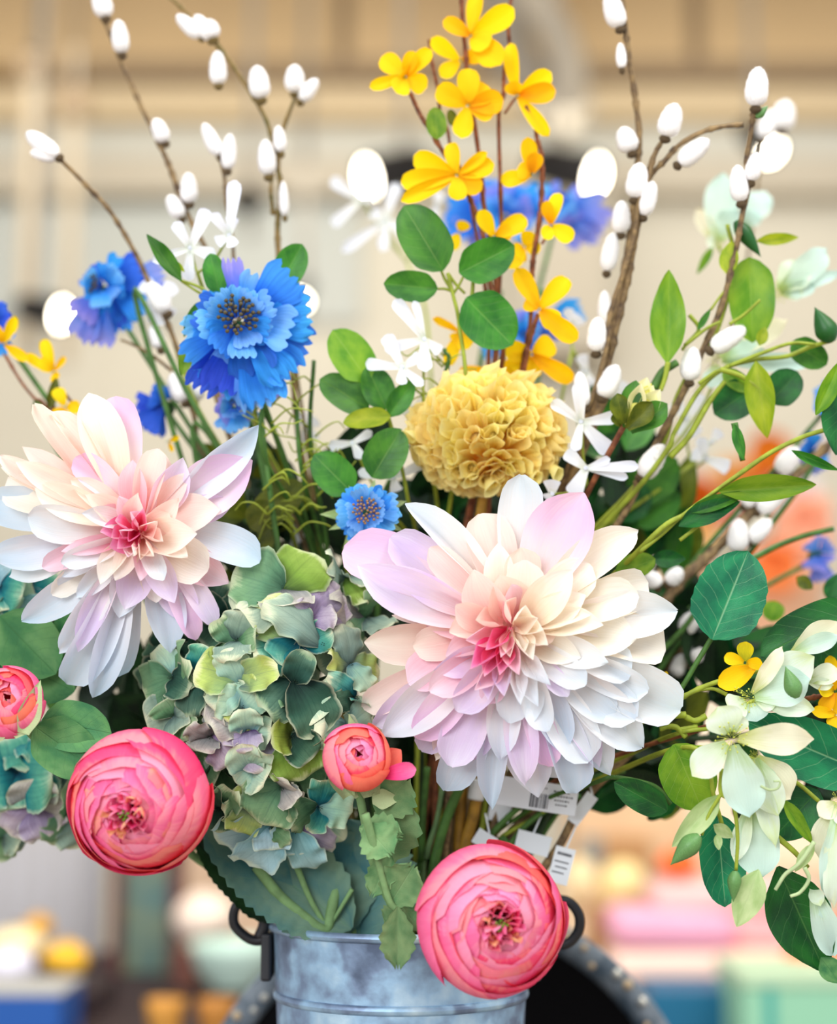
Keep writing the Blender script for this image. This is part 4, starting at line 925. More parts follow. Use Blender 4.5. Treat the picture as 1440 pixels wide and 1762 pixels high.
ranunculus('round coral pink ranunculus hanging lowest in front of the zinc bucket', (845, 1583), 128, (870, 1598), .945, 12, RINGS, stem_via=[W(860, 1500, 1.03)], mats=[mp('coral', 'pink'), mp('hot', 'coral', 'pink')]+RM[2:])
BR = [(1.0, 4, 50, .9), (.92, 4, 36, .85), (.84, 4, 26, .85), (.74, 4, 18, .9), (.62, 4, 12, .9), (.5, 3, 8, 1.0)]
BM = [mp('pink', 'coral'), mp('coral', 'pink'), mp('pink', 'hot'), mp('pink', 'pale'), mp('coral', 'pale'), mp('pink')]
t, F, Rm = ranunculus('half open pink ranunculus bud with one petal sticking out, above the sage leaves', (614, 1303), 59, (622, 1290), .965, 13, BR, False, [W(648, 1500, 1.0), W(625, 1400, .985)], BM, name='ranunculus_bud')
dd = .96
part('petal', ms('dahlia'), PM['ranunculus_pink'], MAB(W(655, 1335, dd+.01), W(716, 1323, dd), toward(W(680, 1330, dd)), 30*dd/FPX), t)
part('petal', ms('dahlia'), PM['ranunculus_coral'], MAB(W(640, 1335, dd+.015), W(690, 1290, dd+.012), toward(W(680, 1330, dd)), 44*dd/FPX), t)
for a, b, w in (((600, 1370), (556, 1262), 44), ((640, 1375), (690, 1375), 36), ((620, 1370), (585, 1290), 40), ((640, 1370), (600, 1228), 60)):
    part('sepal', ms('sepal'), M['calyx'], MAB(W(*a, dd+.02), W(*b, dd+.024), toward(W(*a, dd)), w*dd/FPX), t)
for a, b, w, dz_ in (((628, 1420), (672, 1470), 62, .0), ((618, 1425), (690, 1440), 60, .008), ((650, 1405), (700, 1340), 76, .02), ((655, 1490), (700, 1380), 80, .026), ((672, 1470), (640, 1540), 44, .006), ((668, 1560), (712, 1490), 74, .0), ((640, 1500), (672, 1530), 40, .01),
                ((690, 1560), (664, 1590), 40, .004), ((684, 1560), (684, 1664), 54, -.004), ((690, 1555), (720, 1600), 40, .008)):
    part('leaf', ms('lobed'), LM['leaf_sage'], MAB(W(*a, dd+dz_+.006), W(*b, dd+dz_), toward(W(*a, dd)), w*dd/FPX), t)
me, mx = tube('side_stem', [W(628, 1400, dd), W(650, 1480, dd+.003), W(670, 1550, dd+.004), W(690, 1570, dd+.004)], .0026, .0018); part('side_stem', me, M['stem_sage'], mx, t)
t, F, Rm = ranunculus('pink ranunculus bud at the left edge above the jade leaves', (14, 1208), 62, (8, 1190), .975, 14, BR, False, [W(470, 1520, 1.11), W(230, 1330, 1.08), W(90, 1290, 1.0)], BM, name='ranunculus_bud')
for a, b, w in (((40, 1262), (70, 1170), 40), ((20, 1265), (60, 1215), 40), ((10, 1266), (-40, 1250), 40)):
    part('sepal', ms('sepal'), M['calyx'], MAB(W(*a, .965), W(*b, .975), toward(W(*a, dd)), w*dd/FPX), t)
for a, b, w, dz_ in (((0, 1060), (96, 1160), 120, .06), ((72, 1240), (192, 1262), 90, .02), ((60, 1250), (170, 1330), 96, .018), ((80, 1200), (120, 1100), 90, .07), ((30, 1140), (128, 1190), 100, .066), ((110, 1100), (140, 1060), 70, .075)):
    part('leaf', ms('leafr'), LM['leaf_jade'], MAB(W(*a, dd+dz_+.006), W(*b, dd+dz_), toward(W(*a, dd)), w*dd/FPX), t)

# ================================================================== yellow pompon chrysanthemum
def tube_floret(seed):
    rg = random.Random(seed); vs, fs, uvs = [], [], []; ns, nv = 12, 8
    for j in range(nv+1):
        v = j/nv; r = .5*(.26+.74*v**1.6)*(1.0 if v < .95 else 1.06)
        for k in range(ns):
            a = 2*pi*k/ns; y = v*(1+.10*cos(a)*v+.05*rg.uniform(-1, 1)*(v > .9)); vs.append((r*cos(a), y, r*sin(a)*.8+.06*v*v)); uvs.append((k/ns, v))
    for j in range(nv):
        for k in range(ns): fs.append((j*ns+k, j*ns+(k+1) % ns, (j+1)*ns+(k+1) % ns, (j+1)*ns+k))
    vs.append((0, .70, 0)); uvs.append((.5, .55)); cI = len(vs)-1
    for k in range(ns): fs.append((6*ns+k, 6*ns+(k+1) % ns, cI))
    return mesh_of('tube_floret', vs, fs, uvs)
TF = [tube_floret(i) for i in range(5)]
SP = variants('spoon_floret', 6, 20, prof=[(0, .3), (.4, .5), (.7, .85), (.86, 1.0), (.95, .8), (1, .3)], bend=(-.1, .3), cup=(.1, .2), ruf=(0, .02), rf=1.5, nu=8, nv=12)
def mum():
    d = 1.06; c = (838, 742); m = d/FPX; P0 = W(*c, d); pts = stem_path(P0+Vector((0, .01, -.02)), [W(815, 900, 1.1), W(790, 1200, 1.1)])
    t = thing('chrysanthemum', 'pale yellow pompon chrysanthemum with tubular petals above the right dahlia', 'flower', root_at(pts)); add_stem(t, pts, .0035, .0035, M['stem_cane'])
    rg = random.Random(4); ax = (toward(P0)+Vector((.05, 0, -.25))).normalized(); F = frame(P0, ax)
    part('center', revolve('mum_core', [(.001, -50*m), (50*m, -40*m), (66*m, -10*m), (56*m, 15*m), (34*m, 26*m), (.001, 30*m)], 24), PM['mum_yellow'], F, t)
    N = 210; items = []; conv = W(846, 798, d+.012)
    for i in range(N):
        zc = 1-(i+.5)/N*1.2; q = math.sqrt(max(0, 1-zc*zc)); a = i*2.39996
        v = Vector((q*cos(a), q*sin(a), zc)); v += Vector((rg.uniform(-.09, .09), rg.uniform(-.09, .09), rg.uniform(-.06, .06))); v.normalize()
        T = F @ Vector((v.x*136*m, v.y*112*m, v.z*84*m)); A = conv+(T-conv)*.42
        T = A+(T-A)*rg.uniform(.9, 1.06); items.append((A, T, (24+6*q)*m*1.22, toward(P0).dot((T-P0).normalized())))
    items.sort(key=lambda x: -x[3]); rest = []
    for i, (A, T, w, _) in enumerate(items):
        sp = (i % 4) != 0
        M_ = MAB(A, T, toward(A)+(T-P0).normalized()*.6, w*1.12) if sp else MAB(A, T, toward(A), w, w*1.0); me_ = SP[i % 6] if sp else TF[i % 5]
        if i < 100: part('floret', me_, PM['mum_yellow'], M_, t)
        else: rest.append((me_, M_))
    vs, fs, uvs = [], [], []
    for me, mx in rest:
        b = len(vs); vs += [mx @ v.co for v in me.vertices]; fs += [tuple(b+i for i in p.vertices) for p in me.polygons]; uvs += [(.5, v.co.y) for v in me.vertices]
    o = part('outer_florets', mesh_of('mum_outer_florets', vs, fs, uvs), PM['mum_yellow'], Matrix.Identity(4), t); o['kind'] = 'stuff'
    for (x, y, ax_, ay, w) in ((848, 845, 832, 795, 32), (812, 830, 812, 790, 30), (790, 815, 800, 780, 32), (858, 818, 850, 775, 30), (884, 808, 872, 770, 30), (925, 826, 900, 790, 26), (962, 820, 930, 780, 26), (745, 795, 775, 770, 30), (722, 778, 770, 755, 26), (700, 752, 760, 740, 24)):
        part('floret', TF[1], PM['mum_yellow'], MAB(W(ax_, ay, d+.002), W(x, y, d-.016), toward(P0), w*m, w*m), t)
mum()

# ================================================================== blue cornflowers
def cornflower(label, c, d, tips, inner, crad, seed, via=(), mats=('cornflower_blue', 'cornflower_blue', 'cornflower_light', 'cornflower_deep'), inm='cornflower_light', tilt=(0, .2), sepals=(), extra=None, seedm='seed', group=None, off=(0, 0)):
    P0 = W(*c, d); m = d/FPX; ax = (toward(P0)+Vector((tilt[0], 0, tilt[1]))).normalized()
    pts = stem_path(P0+Vector((0, .015, -.004)), via); t = thing('cornflower', label, 'flower', root_at(pts), group); add_stem(t, pts, .0018, .0018, M['stem_green'])
    rg = random.Random(seed)
    for i, tp in enumerate(tips):
        T = W(tp[0], tp[1], d+rg.uniform(-.004, .008)); A = P0+(T-P0)*.12+Vector((0, .004, 0))
        mt = PM[tp[3]] if len(tp) > 3 else PM[rg.choice(mats)]
        part('petal', MS['fan'][rg.randrange(6)], mt, MAB(A, T, toward(A)+Vector((rg.uniform(-.3, .3), 0, rg.uniform(-.1, .4))), tp[2]*m*1.3), t)
    for k in range(inner[0]):
        a = 2*pi*k/inner[0]+rg.uniform(-.2, .2); rr = inner[1]*rg.uniform(.8, 1.15); T = W(c[0]+rr*cos(a)+off[0], c[1]-rr*sin(a)*inner[2]+off[1], d-.012+rg.uniform(-.003, .003))
        A = P0+(T-P0)*.2; part('petal', MS['fan'][rg.randrange(6)], PM[inm if rg.random() < .7 else mats[0]], MAB(A, T, toward(A)+Vector((rg.uniform(-.3, .3), 0, rg.uniform(-.3, .3))), inner[3]*m*1.15), t)
    if crad: part('center', MS['corn_center'][0], M[seedm], frame(P0+ax*.008, ax, crad*2*m), t)
    for (x, y, w, mt) in sepals:
        T = W(x, y, d+.01); A = P0+(T-P0)*.15+Vector((0, .01, 0)); part('sepal', ms('sepal'), LM[mt], MAB(A, T, toward(A), w*m), t)
    part('receptacle', MS['bud'][0], M['bud_dark'], MAB(P0+Vector((0, .02, -.004)), P0, toward(P0), .012, .012), t)
    return t
cornflower('large bright blue cornflower at upper left with a brown seeded centre', (408, 552), 1.04,
  [(502,474,66),(532,545,66),(528,600,62),(500,645,62),(458,690,66),(418,682,60),(372,668,56),(340,668,50),(326,625,56),(318,578,52),(338,530,52),(372,492,50),(450,478,56),(398,448,30,'cornflower_lavender'),(484,650,54),(395,640,60),(440,640,70),(500,570,70),(520,515,54),(350,600,60),(440,700,50)],
  (12, 62, .9, 46), 36, 3, [W(450, 720, 1.07), W(560, 1000, 1.12)], tilt=(.05, .25), seedm='seed_dark')
cornflower('blue cornflower facing left behind the willow twigs at the far left', (178, 492), 1.14,
  [(215,450,46),(240,470,46),(248,510,50),(250,535,44),(212,560,46),(165,592,50),(140,580,46),(136,545,44),(146,500,40),(148,470,36),(190,560,50),(280,470,40,'cornflower_lavender'),(205,570,40),(245,455,44)],
  (8, 36, .9, 34), 18, 4, [W(240, 545, 1.12), W(330, 690, 1.1), W(500, 1000, 1.11)], tilt=(-.9, .2), seedm='seed_dark', mats=('cornflower_blue', 'cornflower_deep', 'cornflower_lavender'))
cornflower('small light blue cornflower facing forward between the dahlias, pale green sepals around it', (630, 880), 1.03,
  [(588,855,40),(606,842,40),(636,838,42),(668,852,42),(684,872,40),(680,905,42),(652,920,42),(622,925,42),(590,912,42),(580,884,38)],
  (6, 36, 1, 28), 24, 5, [W(650, 1000, 1.11)], mats=('cornflower_light', 'cornflower_light', 'cornflower_blue'), sepals=((550, 885, 26, 'leaf_paleseal'), (590, 945, 26, 'leaf_paleseal'), (645, 824, 22, 'leaf_paleseal'), (700, 862, 26, 'leaf_paleseal'), (694, 914, 20, 'leaf_paleseal'), (600, 836, 20, 'leaf_paleseal'), (565, 912, 20, 'leaf_paleseal')), tilt=(0, .05))
cornflower('deep blue cornflower seen from the side just above the left dahlia', (282, 690), 1.13,
  [(238,700,40),(248,735,40),(258,680,40),(285,665,36),(262,745,34),(240,716,34)], (0, 0, 0, 0), 0, 6, [W(330, 740, 1.12), W(500, 1000, 1.11)], mats=('cornflower_deep',), tilt=(-1, 0))
cornflower('pale violet blue cornflower half hidden below the large one', (402, 700), 1.08,
  [(380,720,36),(388,740,36),(410,740,34),(432,720,36),(442,698,34),(462,668,40),(375,690,34),(480,662,30)], (6, 20, 1, 22), 10, 7, [W(450, 800, 1.1)], mats=('cornflower_lavender', 'cornflower_light'), tilt=(0, .4), seedm='seed_dark')
cornflower('wide lavender blue cornflower out of focus behind the forsythia', (868, 372), 1.3,
  [(770,372,60),(790,350,60),(815,335,60),(850,318,60),(885,318,56),(910,330,56),(935,345,56),(800,410,50),(830,425,46),(910,395,50),(770,395,44)],
  (10, 52, .6, 44), 0, 8, [W(860, 500, 1.25), W(760, 1000, 1.16)], mats=('cornflower_lavender', 'cornflower_blue'), inm='cornflower_light', tilt=(0, .9))
cornflower('lavender blue cornflower out of focus just right of the forsythia', (962, 350), 1.3,
  [(1000,345,50),(1030,370,60),(1038,395,56),(1010,412,50),(975,385,50),(940,325,40)], (5, 34, .7, 40), 0, 9, [W(935, 500, 1.25), W(800, 1000, 1.16)], mats=('cornflower_lavender',), tilt=(.2, .9))
cornflower('blue cornflower mostly hidden behind the lower forsythia blossoms', (905, 575), 1.2,
  [(880,545,40),(900,535,40),(925,550,36),(930,585,40),(890,600,40),(870,580,36),(1000,535,40),(960,560,40),(830,600,36)], (5, 26, .8, 30), 0, 10, [W(900, 700, 1.17)], mats=('cornflower_blue', 'cornflower_lavender'), tilt=(0, .4))
cornflower('blue cornflower cut off by the left edge above the yellow blossoms', (-12, 548), 1.12,
  [(14,535,34),(12,560,34),(2,585,40),(-10,520,34),(5,610,34)], (0, 0, 0, 0), 0, 11, [W(60, 700, 1.12), W(300, 1000, 1.11)], tilt=(-.4, .2))
cornflower('blue feathery cornflower at the right edge above the vine leaves', (1428, 690), 1.15,
  [(1408,665,20),(1400,690,22),(1412,712,24),(1440,670,22),(1424,655,16)], (0, 0, 0, 0), 0, 12, [W(1400, 800, 1.15), W(1100, 1080, 1.12)], mats=('cornflower_blue', 'cornflower_light'))
cornflower('small blue cornflower at the right edge above the curved green leaf', (1400, 775), 1.2,
  [(1380,765,30),(1400,745,26),(1425,780,34),(1392,800,34),(1415,810,30)], (0, 0, 0, 0), 0, 13, [W(1340, 860, 1.18), W(1100, 1080, 1.12)], mats=('cornflower_blue', 'cornflower_lavender'))
cornflower('grey blue cornflower hanging low at the right edge over the round green leaf', (1410, 950), 1.2,
  [(1395,930,30),(1400,980,34),(1415,1000,34),(1425,970,30),(1430,935,26)], (0, 0, 0, 0), 0, 14, [W(1300, 990, 1.16), W(1100, 1120, 1.12)], mats=('cornflower_lavender',))
# ================================================================== pussy willow
def willow(label, path, d, catkins, r=(.0032, .0014), mat='twig', via=(), extra=(), knots=.5, group=None):
    """path: pixels from the top down; catkins: (base x, y, tip x, y, width)"""
    dd = (lambda i, n: d) if not isinstance(d, tuple) else (lambda i, n: d[0]+(d[1]-d[0])*i/max(1, n-1))
    n = len(path); P3 = [W(x, y, dd(i, n)) for i, (x, y) in enumerate(path)]
    pts = stem_path(P3[0], list(via)+P3[::-1][:-1]); t = thing('pussy_willow_branch', label, 'branch', root_at(pts), group)
    add_stem(t, pts, r[0], r[1], M[mat], knots=knots)
    def depth(y):
        for i in range(n-1):
            if path[i][1] <= y <= path[i+1][1]: return dd(i, n)+(dd(i+1, n)-dd(i, n))*(y-path[i][1])/(path[i+1][1]-path[i][1]+1e-6)
        return dd(0, n) if y < path[0][1] else dd(n-1, n)
    for i, ck in enumerate(catkins):
        bx, by, tx, ty, w = ck[:5]; q = depth(by)-.003
        A = W(bx, by, q); B = W(tx, ty, q-.002+RG.uniform(-.003, .003)); k = part('catkin', MS['catkin'][i % 4], M['catkin'], MAB(A, B, toward(A), w*q/FPX*1.0, w*q/FPX*1.0), t)
        s = (A-B).normalized(); part('scale', MS['bud'][0], M[mat], MAB(A+s*.004, A-s*.0035, toward(A), w*q/FPX*.5, w*q/FPX*.5), k)
    for e in extra:
        q = depth(e[0][1]); me, mx = tube('side_twig', [W(x, y, q) for x, y in e[:-1]], e[-1], e[-1]*.7, knots=knots, seed=int(e[0][0])); part('twig', me, M[mat], mx, t)
    return t
willow('pussy willow branch leaning furthest left, two catkins at its tip', [(97,268),(135,305),(190,365),(235,440),(262,500),(290,560),(318,640),(335,720),(352,790)], (1.1, 1.14),
  [(100,270,46,228,32),(97,272,52,262,24),(288,538,254,486,34),(276,600,262,560,28),(318,692,296,642,34),(335,690,345,640,32)], via=[W(470, 1000, 1.12)], extra=[((296,638),(262,612),(235,596),(208,585),.0012)])
willow('pussy willow branch from the top left edge down to the blue cornflower', [(158,-20),(172,20),(196,72),(212,115),(232,160),(262,222),(290,282),(315,350),(335,395),(360,450),(372,600),(378,700)], (1.15, 1.13),
  [(182,30,168,-22,34),(210,92,203,34,32),(284,245,266,204,28),(326,350,324,297,32),(312,375,290,336,28)], via=[W(480, 1000, 1.12)])
willow('pussy willow branch with paired catkins curving down beside the large blue cornflower', [(292,-5),(330,30),(372,75),(400,112),(435,165),(455,200),(468,240),(476,280),(484,330),(478,380),(480,440),(500,600),(515,760)], (1.14, 1.12),
  [(345,64,304,26,26),(362,68,336,26,30),(368,66,356,34,30),(376,146,374,88,32),(450,170,441,113,36),(462,302,456,240,34),(484,262,478,216,22),(490,372,487,312,18)], mat='twig_olive', via=[W(560, 1000, 1.12)],
  extra=[((478,270),(485,225),(505,172),.0011),((470,370),(466,320),(476,270),.0013)])
willow('slender pussy willow twig ending in two catkins right of the dark spotlight', [(506,172),(488,225),(480,280),(482,340),(476,420),(498,560)], (1.15, 1.13), [(507,160,507,111,34),(518,174,546,136,28)], r=(.002, .001), mat='twig_olive', via=[W(560, 1000, 1.13)])
willow('short pussy willow twig with twin catkins above the white jasmine', [(376,262),(386,305),(389,350),(400,410),(404,470),(430,700)], (1.13, 1.12), [(377,268,350,212,26),(392,292,396,230,28)], r=(.0022, .0011), via=[W(540, 1000, 1.12)])
willow('tall pussy willow branch at the top right with a catkin cut by the top edge', [(1068,-20),(1076,50),(1084,112),(1093,170),(1100,235),(1096,290),(1090,350),(1078,440),(1060,540),(1038,640),(1018,720)], (1.08, 1.1),
  [(1066,48,1046,-12,36),(1070,118,1067,74,20),(1086,262,1070,219,36),(1068,402,1070,345,34),(1044,468,1056,400,30),(1040,560,1040,500,26)], r=(.0042, .0017), via=[W(900, 1080, 1.11)])
willow('thick knotty pussy willow branch, side twig bending right with one catkin', [(1278,215),(1240,219),(1205,229),(1168,250),(1145,275),(1118,305),(1104,350),(1095,400),(1082,470),(1066,540),(1048,620),(1030,710)], 1.07,
  [(1168,283,1220,240,34),(1107,372,1124,312,32),(1092,342,1101,280,38),(1026,606,1029,546,38),(1036,684,1062,628,38),(1005,700,996,640,30)], r=(.0055, .0014), via=[W(880, 1080, 1.1)],
  extra=[((1112,315),(1122,272),(1144,234),.0014)])
willow('upright pussy willow twig with a single catkin leaning right at its tip', [(1143,236),(1126,268),(1114,312),(1100,345),(1088,420),(1050,540),(1030,650)], 1.065, [(1145,236,1163,178,40)], r=(.003, .0013), via=[W(890, 1080, 1.1)])
willow('pussy willow branch at right topped by a large catkin with a green bud', [(1297,182),(1292,225),(1284,275),(1287,318),(1275,380),(1264,440),(1240,530),(1210,600),(1178,670),(1145,735),(1105,810),(1070,890)], (1.05, 1.07),
  [(1300,184,1305,115,40),(1292,312,1302,262,30),(1274,348,1268,284,32),(1224,602,1282,564,38),(1186,656,1192,596,36),(1104,822,1142,765,42)], r=(.0042, .0016), via=[W(900, 1150, 1.09)])
part('bud', MS['bud'][0], M['bud_green'], MAB(W(1300, 202, 1.05), W(1322, 182, 1.05), toward(W(1310, 190, 1.05)), .006, .006), bpy.data.objects['pussy_willow_branch.008'] if 'pussy_willow_branch.008' in bpy.data.objects else None)
willow('pussy willow branch hidden in blur at the far right behind the spotlight', [(1350,180),(1325,215),(1310,260),(1290,420),(1260,560),(1150,760)], 1.28, [(1345,225,1352,172,40),(1312,240,1330,190,34)], r=(.0025, .001), via=[W(950, 1080, 1.15)])
willow('thick pussy willow branch running low to the right edge behind the leaves', [(1450,742),(1400,790),(1350,835),(1310,862),(1260,915),(1210,965),(1165,1005),(1120,1080),(1060,1180)], (1.16, 1.1),
  [(1340,815,1372,770,36),(1280,870,1300,845,28),(1304,880,1352,842,34),(1268,950,1272,893,38),(1290,932,1326,894,32),(1150,1005,1172,978,30),(1130,1010,1118,985,28)], r=(.0062, .003), via=[W(900, 1300, 1.09)])
willow('lower dark pussy willow twig under the big white dahlia petals on the right', [(1262,1005),(1210,1060),(1170,1120),(1140,1170),(1090,1250)], 1.12, [(1176,1090,1200,1050,34),(1190,1140,1215,1100,34),(1160,1165,1175,1125,26)], r=(.0035, .002), via=[W(930, 1380, 1.09)])

# ================================================================== forsythia
def forsythia(label, path, d, blooms, via=(), r=(.0028, .0014), twigs=(), leaves=(), mat='twig_red', mats=('forsythia_yellow', 'forsythia_yellow', 'forsythia_deep')):
    P3 = [W(x, y, d) for x, y in path]; pts = stem_path(P3[0], list(via)+P3[::-1][:-1]); t = thing('forsythia_branch', label, 'branch', root_at(pts))
    add_stem(t, pts, r[0], r[1], M[mat], knots=.4)
    for tw in twigs:
        me, mx = tube('side_twig', [W(x, y, d) for x, y in tw[:-1]], tw[-1], tw[-1]*.7, knots=.3, seed=int(tw[0][0])); part('twig', me, M[mat], mx, t)
    for b in blooms: blossom(t, ID, b[0], b[1], d+(b[2] if len(b) > 2 else -.006), 'for', mats, csize=12, wf=.84, tilt=(RG.uniform(-.3, .3), RG.uniform(-.1, .4)))
    for a, b, w, m_ in leaves: leaf(t, ID, a, b, w, m_, d-.004, 'leafr')
forsythia('tallest forsythia branch leaving the top edge, two big yellow blossoms on it', [(793,-20),(796,40),(801,90),(805,140),(818,225),(828,300),(832,350),(842,400),(852,460),(855,540),(862,640)], 1.09,
  [((810,62),[(822,-12,34),(884,14,50),(762,36,34),(862,112,56),(840,80,50)]), ((804,182),[(752,150,48),(806,118,46),(866,172,50),(793,238,42),(842,150,52),(850,196,42)], -.014), ((792,104),[(742,66,34),(758,132,34),(830,90,34)], .004)],
  via=[W(780, 1150, 1.11)], leaves=[((782,218),(774,188),18,'leaf_olive')])
forsythia('forsythia branch with the leftmost yellow blossom cluster at its tip', [(706,160),(722,195),(740,225),(765,265),(790,300),(810,345),(830,400),(840,470),(850,640)], 1.08,
  [((698,132),[(656,98,44),(636,150,26),(712,88,30),(682,160,44),(742,86,34),(735,150,42),(690,125,50)]), ((786,302),[(712,268,48),(690,314,44),(690,346,34),(850,282,42),(776,246,32),(828,328,40),(786,345,40),(838,262,24)], -.008)],
  via=[W(760, 1150, 1.11)], leaves=[((752,240),(748,184),36,'leaf_bright')])
forsythia('bare reddish forsythia twig with a lone side blossom behind the tallest one', [(738,68),(742,100),(752,150),(758,195),(770,225),(778,270),(792,290),(812,360),(840,640)], 1.1, [((790,400),[(775,430,30),(800,380,30)], .02)], via=[W(770, 1150, 1.12)], r=(.0022, .001))
forsythia('thin forsythia twig rising right of the tallest branch with blossoms on its right side', [(880,-5),(874,40),(876,80),(868,120),(866,165),(858,205)], 1.095,
  [((890,165),[(879,74,32),(948,124,42),(956,156,42),(944,234,30),(880,140,36)])], via=[W(850, 640, 1.1), W(862, 420, 1.095)], r=(.0022, .0012), twigs=[((868,195),(890,168),(905,190),.001)])
forsythia('forsythia branch on the right of the group, blossoms down to the rosette of leaves', [(905,182),(920,212),(924,240),(932,270),(932,330),(928,380),(918,440),(915,480),(912,560),(898,640)], 1.085,
  [((916,300),[(908,236,34),(862,312,34),(922,262,34),(890,290,36)]), ((948,388),[(962,332,30),(986,412,36),(940,345,26),(935,410,30)]), ((850,408),[(824,362,34),(906,376,40),(842,430,28),(880,395,34)], -.002), ((902,425),[(876,462,42),(914,398,34),(888,440,44),(930,430,30)], .006)],
  via=[W(820, 1150, 1.11)], twigs=[((932,420),(945,400),(952,392),.001)])
forsythia('lower forsythia branch with the star shaped yellow blossom right above the pompon flower', [(925,540),(915,575),(905,610),(900,650)], 1.075,
  [((928,532),[(888,462,40),(978,480,42),(994,584,42),(902,520,30),(960,560,44)]), ((915,610),[(876,628,44),(952,588,48),(986,654,38),(920,650,34),(870,600,44)], .012), ((792,572),[(744,548,18),(806,600,38),(812,545,28),(780,590,30),(770,630,30)], .02), ((850,640),[(790,640,26),(900,630,40),(820,655,26)], .025)],
  via=[W(820, 1150, 1.11)])
forsythia('forsythia branch at the left edge with two ragged yellow blossoms', [(-20,570),(5,605),(35,655),(62,688),(82,702)], 1.12,
  [((6,592),[(26,544,24),(50,622,22),(-12,560,24)]), ((92,640),[(76,584,26),(46,610,22),(112,614,14),(98,656,24),(66,620,28)])], via=[W(400, 1150, 1.11), W(200, 850, 1.12)], r=(.0018, .001))
forsythia('forsythia sprig tucked behind the top petals of the left dahlia', [(140,716),(122,690),(100,668),(92,700),(90,740)], 1.11, [((112,700),[(96,668,28),(138,702,28),(96,720,30),(100,752,26)]), ((290,760),[(296,778,10),(308,750,12)])],
  via=[W(400, 1150, 1.11), W(180, 850, 1.12)], r=(.0016, .001), leaves=[((84,702),(97,650),18,'leaf_olive')])
forsythia('yellow green forsythia branch running right to the pale clematis flowers', [(1330,1150),(1280,1160),(1215,1180),(1165,1205),(1110,1240)], 1.0,
  [((1282,1140),[(1246,1130,26),(1283,1104,34),(1312,1142,26)]), ((1300,1148),[(1236,1180,46),(1250,1160,30)]), ((1150,1170),[(1138,1160,22),(1152,1184,20)], .02)], via=[W(900, 1330, 1.07)], mat='stem_lime', mats=('forsythia_yellow', 'forsythia_lime'),
  twigs=[((1180,1230),(1150,1232),(1115,1236),.0022), ((1250,1195),(1225,1185),(1190,1190),.0012), ((1215,1232),(1195,1240),(1170,1228),.002), ((1180,1268),(1160,1250),(1135,1255),.0018), ((1200,1250),(1165,1254),(1140,1240),.0014)])
forsythia('forsythia branch cut by the right edge beside the pale clematis', [(1460,1200),(1420,1198),(1380,1204),(1330,1218),(1250,1240)], 1.01, [((1436,1190),[(1428,1128,28),(1408,1186,28),(1414,1222,30),(1450,1230,30)]), ((1440,1230),[(1396,1224,26),(1430,1252,30)])], via=[W(930, 1360, 1.07)], r=(.002, .0016))

# ================================================================== white jasmine
def jasmine(label, head, d, blooms, via=()):
    H0 = W(*head, d+.012); pts = stem_path(H0, via); t = thing('jasmine_sprig', label, 'flower', root_at(pts)); add_stem(t, pts, .0016, .0012, M['stem_lime'])
    for c, tips in blooms:
        blossom(t, ID, c, tips, d+RG.uniform(-.003, .003), 'jas', ('jasmine_white',), 'jas_center', PM['jasmine_white'], csize=14, tilt=(RG.uniform(-.2, .2), .2), dj=.008)
        C0 = W(*c, d+.012); me, mx = tube('pedicel', [H0, (H0+C0)/2+Vector((0, .006, -.002)), C0], .0009, .0009, ns=6); part('pedicel', me, M['stem_lime'], mx, t)
    return t
jasmine('white jasmine sprig with twisted star petals above the large blue cornflower', (340, 470), 1.06,
  [((327,427),[(356,360,26),(300,382,22),(262,449,20),(322,483,22),(372,440,24)]), ((394,405),[(366,366,20),(404,310,26),(402,425,22),(372,418,22),(400,372,24)])], [W(560, 1000, 1.12), W(420, 700, 1.1)])
jasmine('white jasmine blossom half hidden between the two blue cornflowers at left', (290, 560), 1.13, [((278,520),[(244,486,32),(300,488,28),(296,545,26),(268,560,32),(250,530,26)])], [W(500, 1000, 1.13), W(340, 700, 1.12)])
jasmine('white jasmine sprig left of the pompon flower over the green leaves', (728, 680), 1.05,
  [((730,584),[(678,516,24),(712,518,16),(662,602,24),(758,606,22),(732,640,26)]), ((692,632),[(629,626,22),(728,664,18),(664,576,26),(690,662,20),(724,612,22)])], [W(760, 1000, 1.12)])
jasmine('out of focus white jasmine sprig beside the left bright spotlight', (700, 450), 1.3,
  [((622,344),[(570,308,22),(572,388,20),(640,345,14)]), ((664,380),[(640,362,26),(588,432,20),(684,316,24),(656,432,20),(700,400,26)]), ((752,352),[(756,330,22),(745,372,20)])], [W(740, 900, 1.2), W(735, 560, 1.25)])
jasmine('white jasmine sprig with sharp star blossom right of the pompon flower', (1010, 830), 1.045,
  [((1000,726),[(997,657,26),(948,690,22),(1060,716,24),(1050,778,30),(990,776,20)]), ((1008,806),[(1098,803,20),(1080,822,16),(974,776,26),(985,852,32),(1050,790,16)]), ((950,850),[(943,862,30),(950,825,30)])], [W(900, 1000, 1.1)])
jasmine('white jasmine blossom spread behind the two dark leaves left of the pompon', (665, 870), 1.075,
  [((676,822),[(742,790,20),(616,812,18),(700,758,14),(683,846,22)]), ((606,762),[(565,768,20),(640,742,16),(620,790,20)]), ((712,700),[(700,720,18),(735,680,16),(730,720,14)])], [W(720, 1000, 1.12)])
jasmine('blurred white jasmine blossom behind the grassy stems', (540, 760), 1.15, [((530,735),[(515,712,26),(545,720,26),(518,762,28),(542,758,22)])], [W(600, 1000, 1.13)])
jasmine('white jasmine blossom behind the willow stems right of the large forsythia star', (985, 600), 1.16, [((985,560),[(975,530,20),(1000,545,26),(985,585,20)]), ((1010,640),[(1000,610,22),(1015,665,24),(995,640,20)]), ((1052,690),[(1080,660,24),(1040,720,26),(1055,655,20)])], [W(900, 1000, 1.13)])
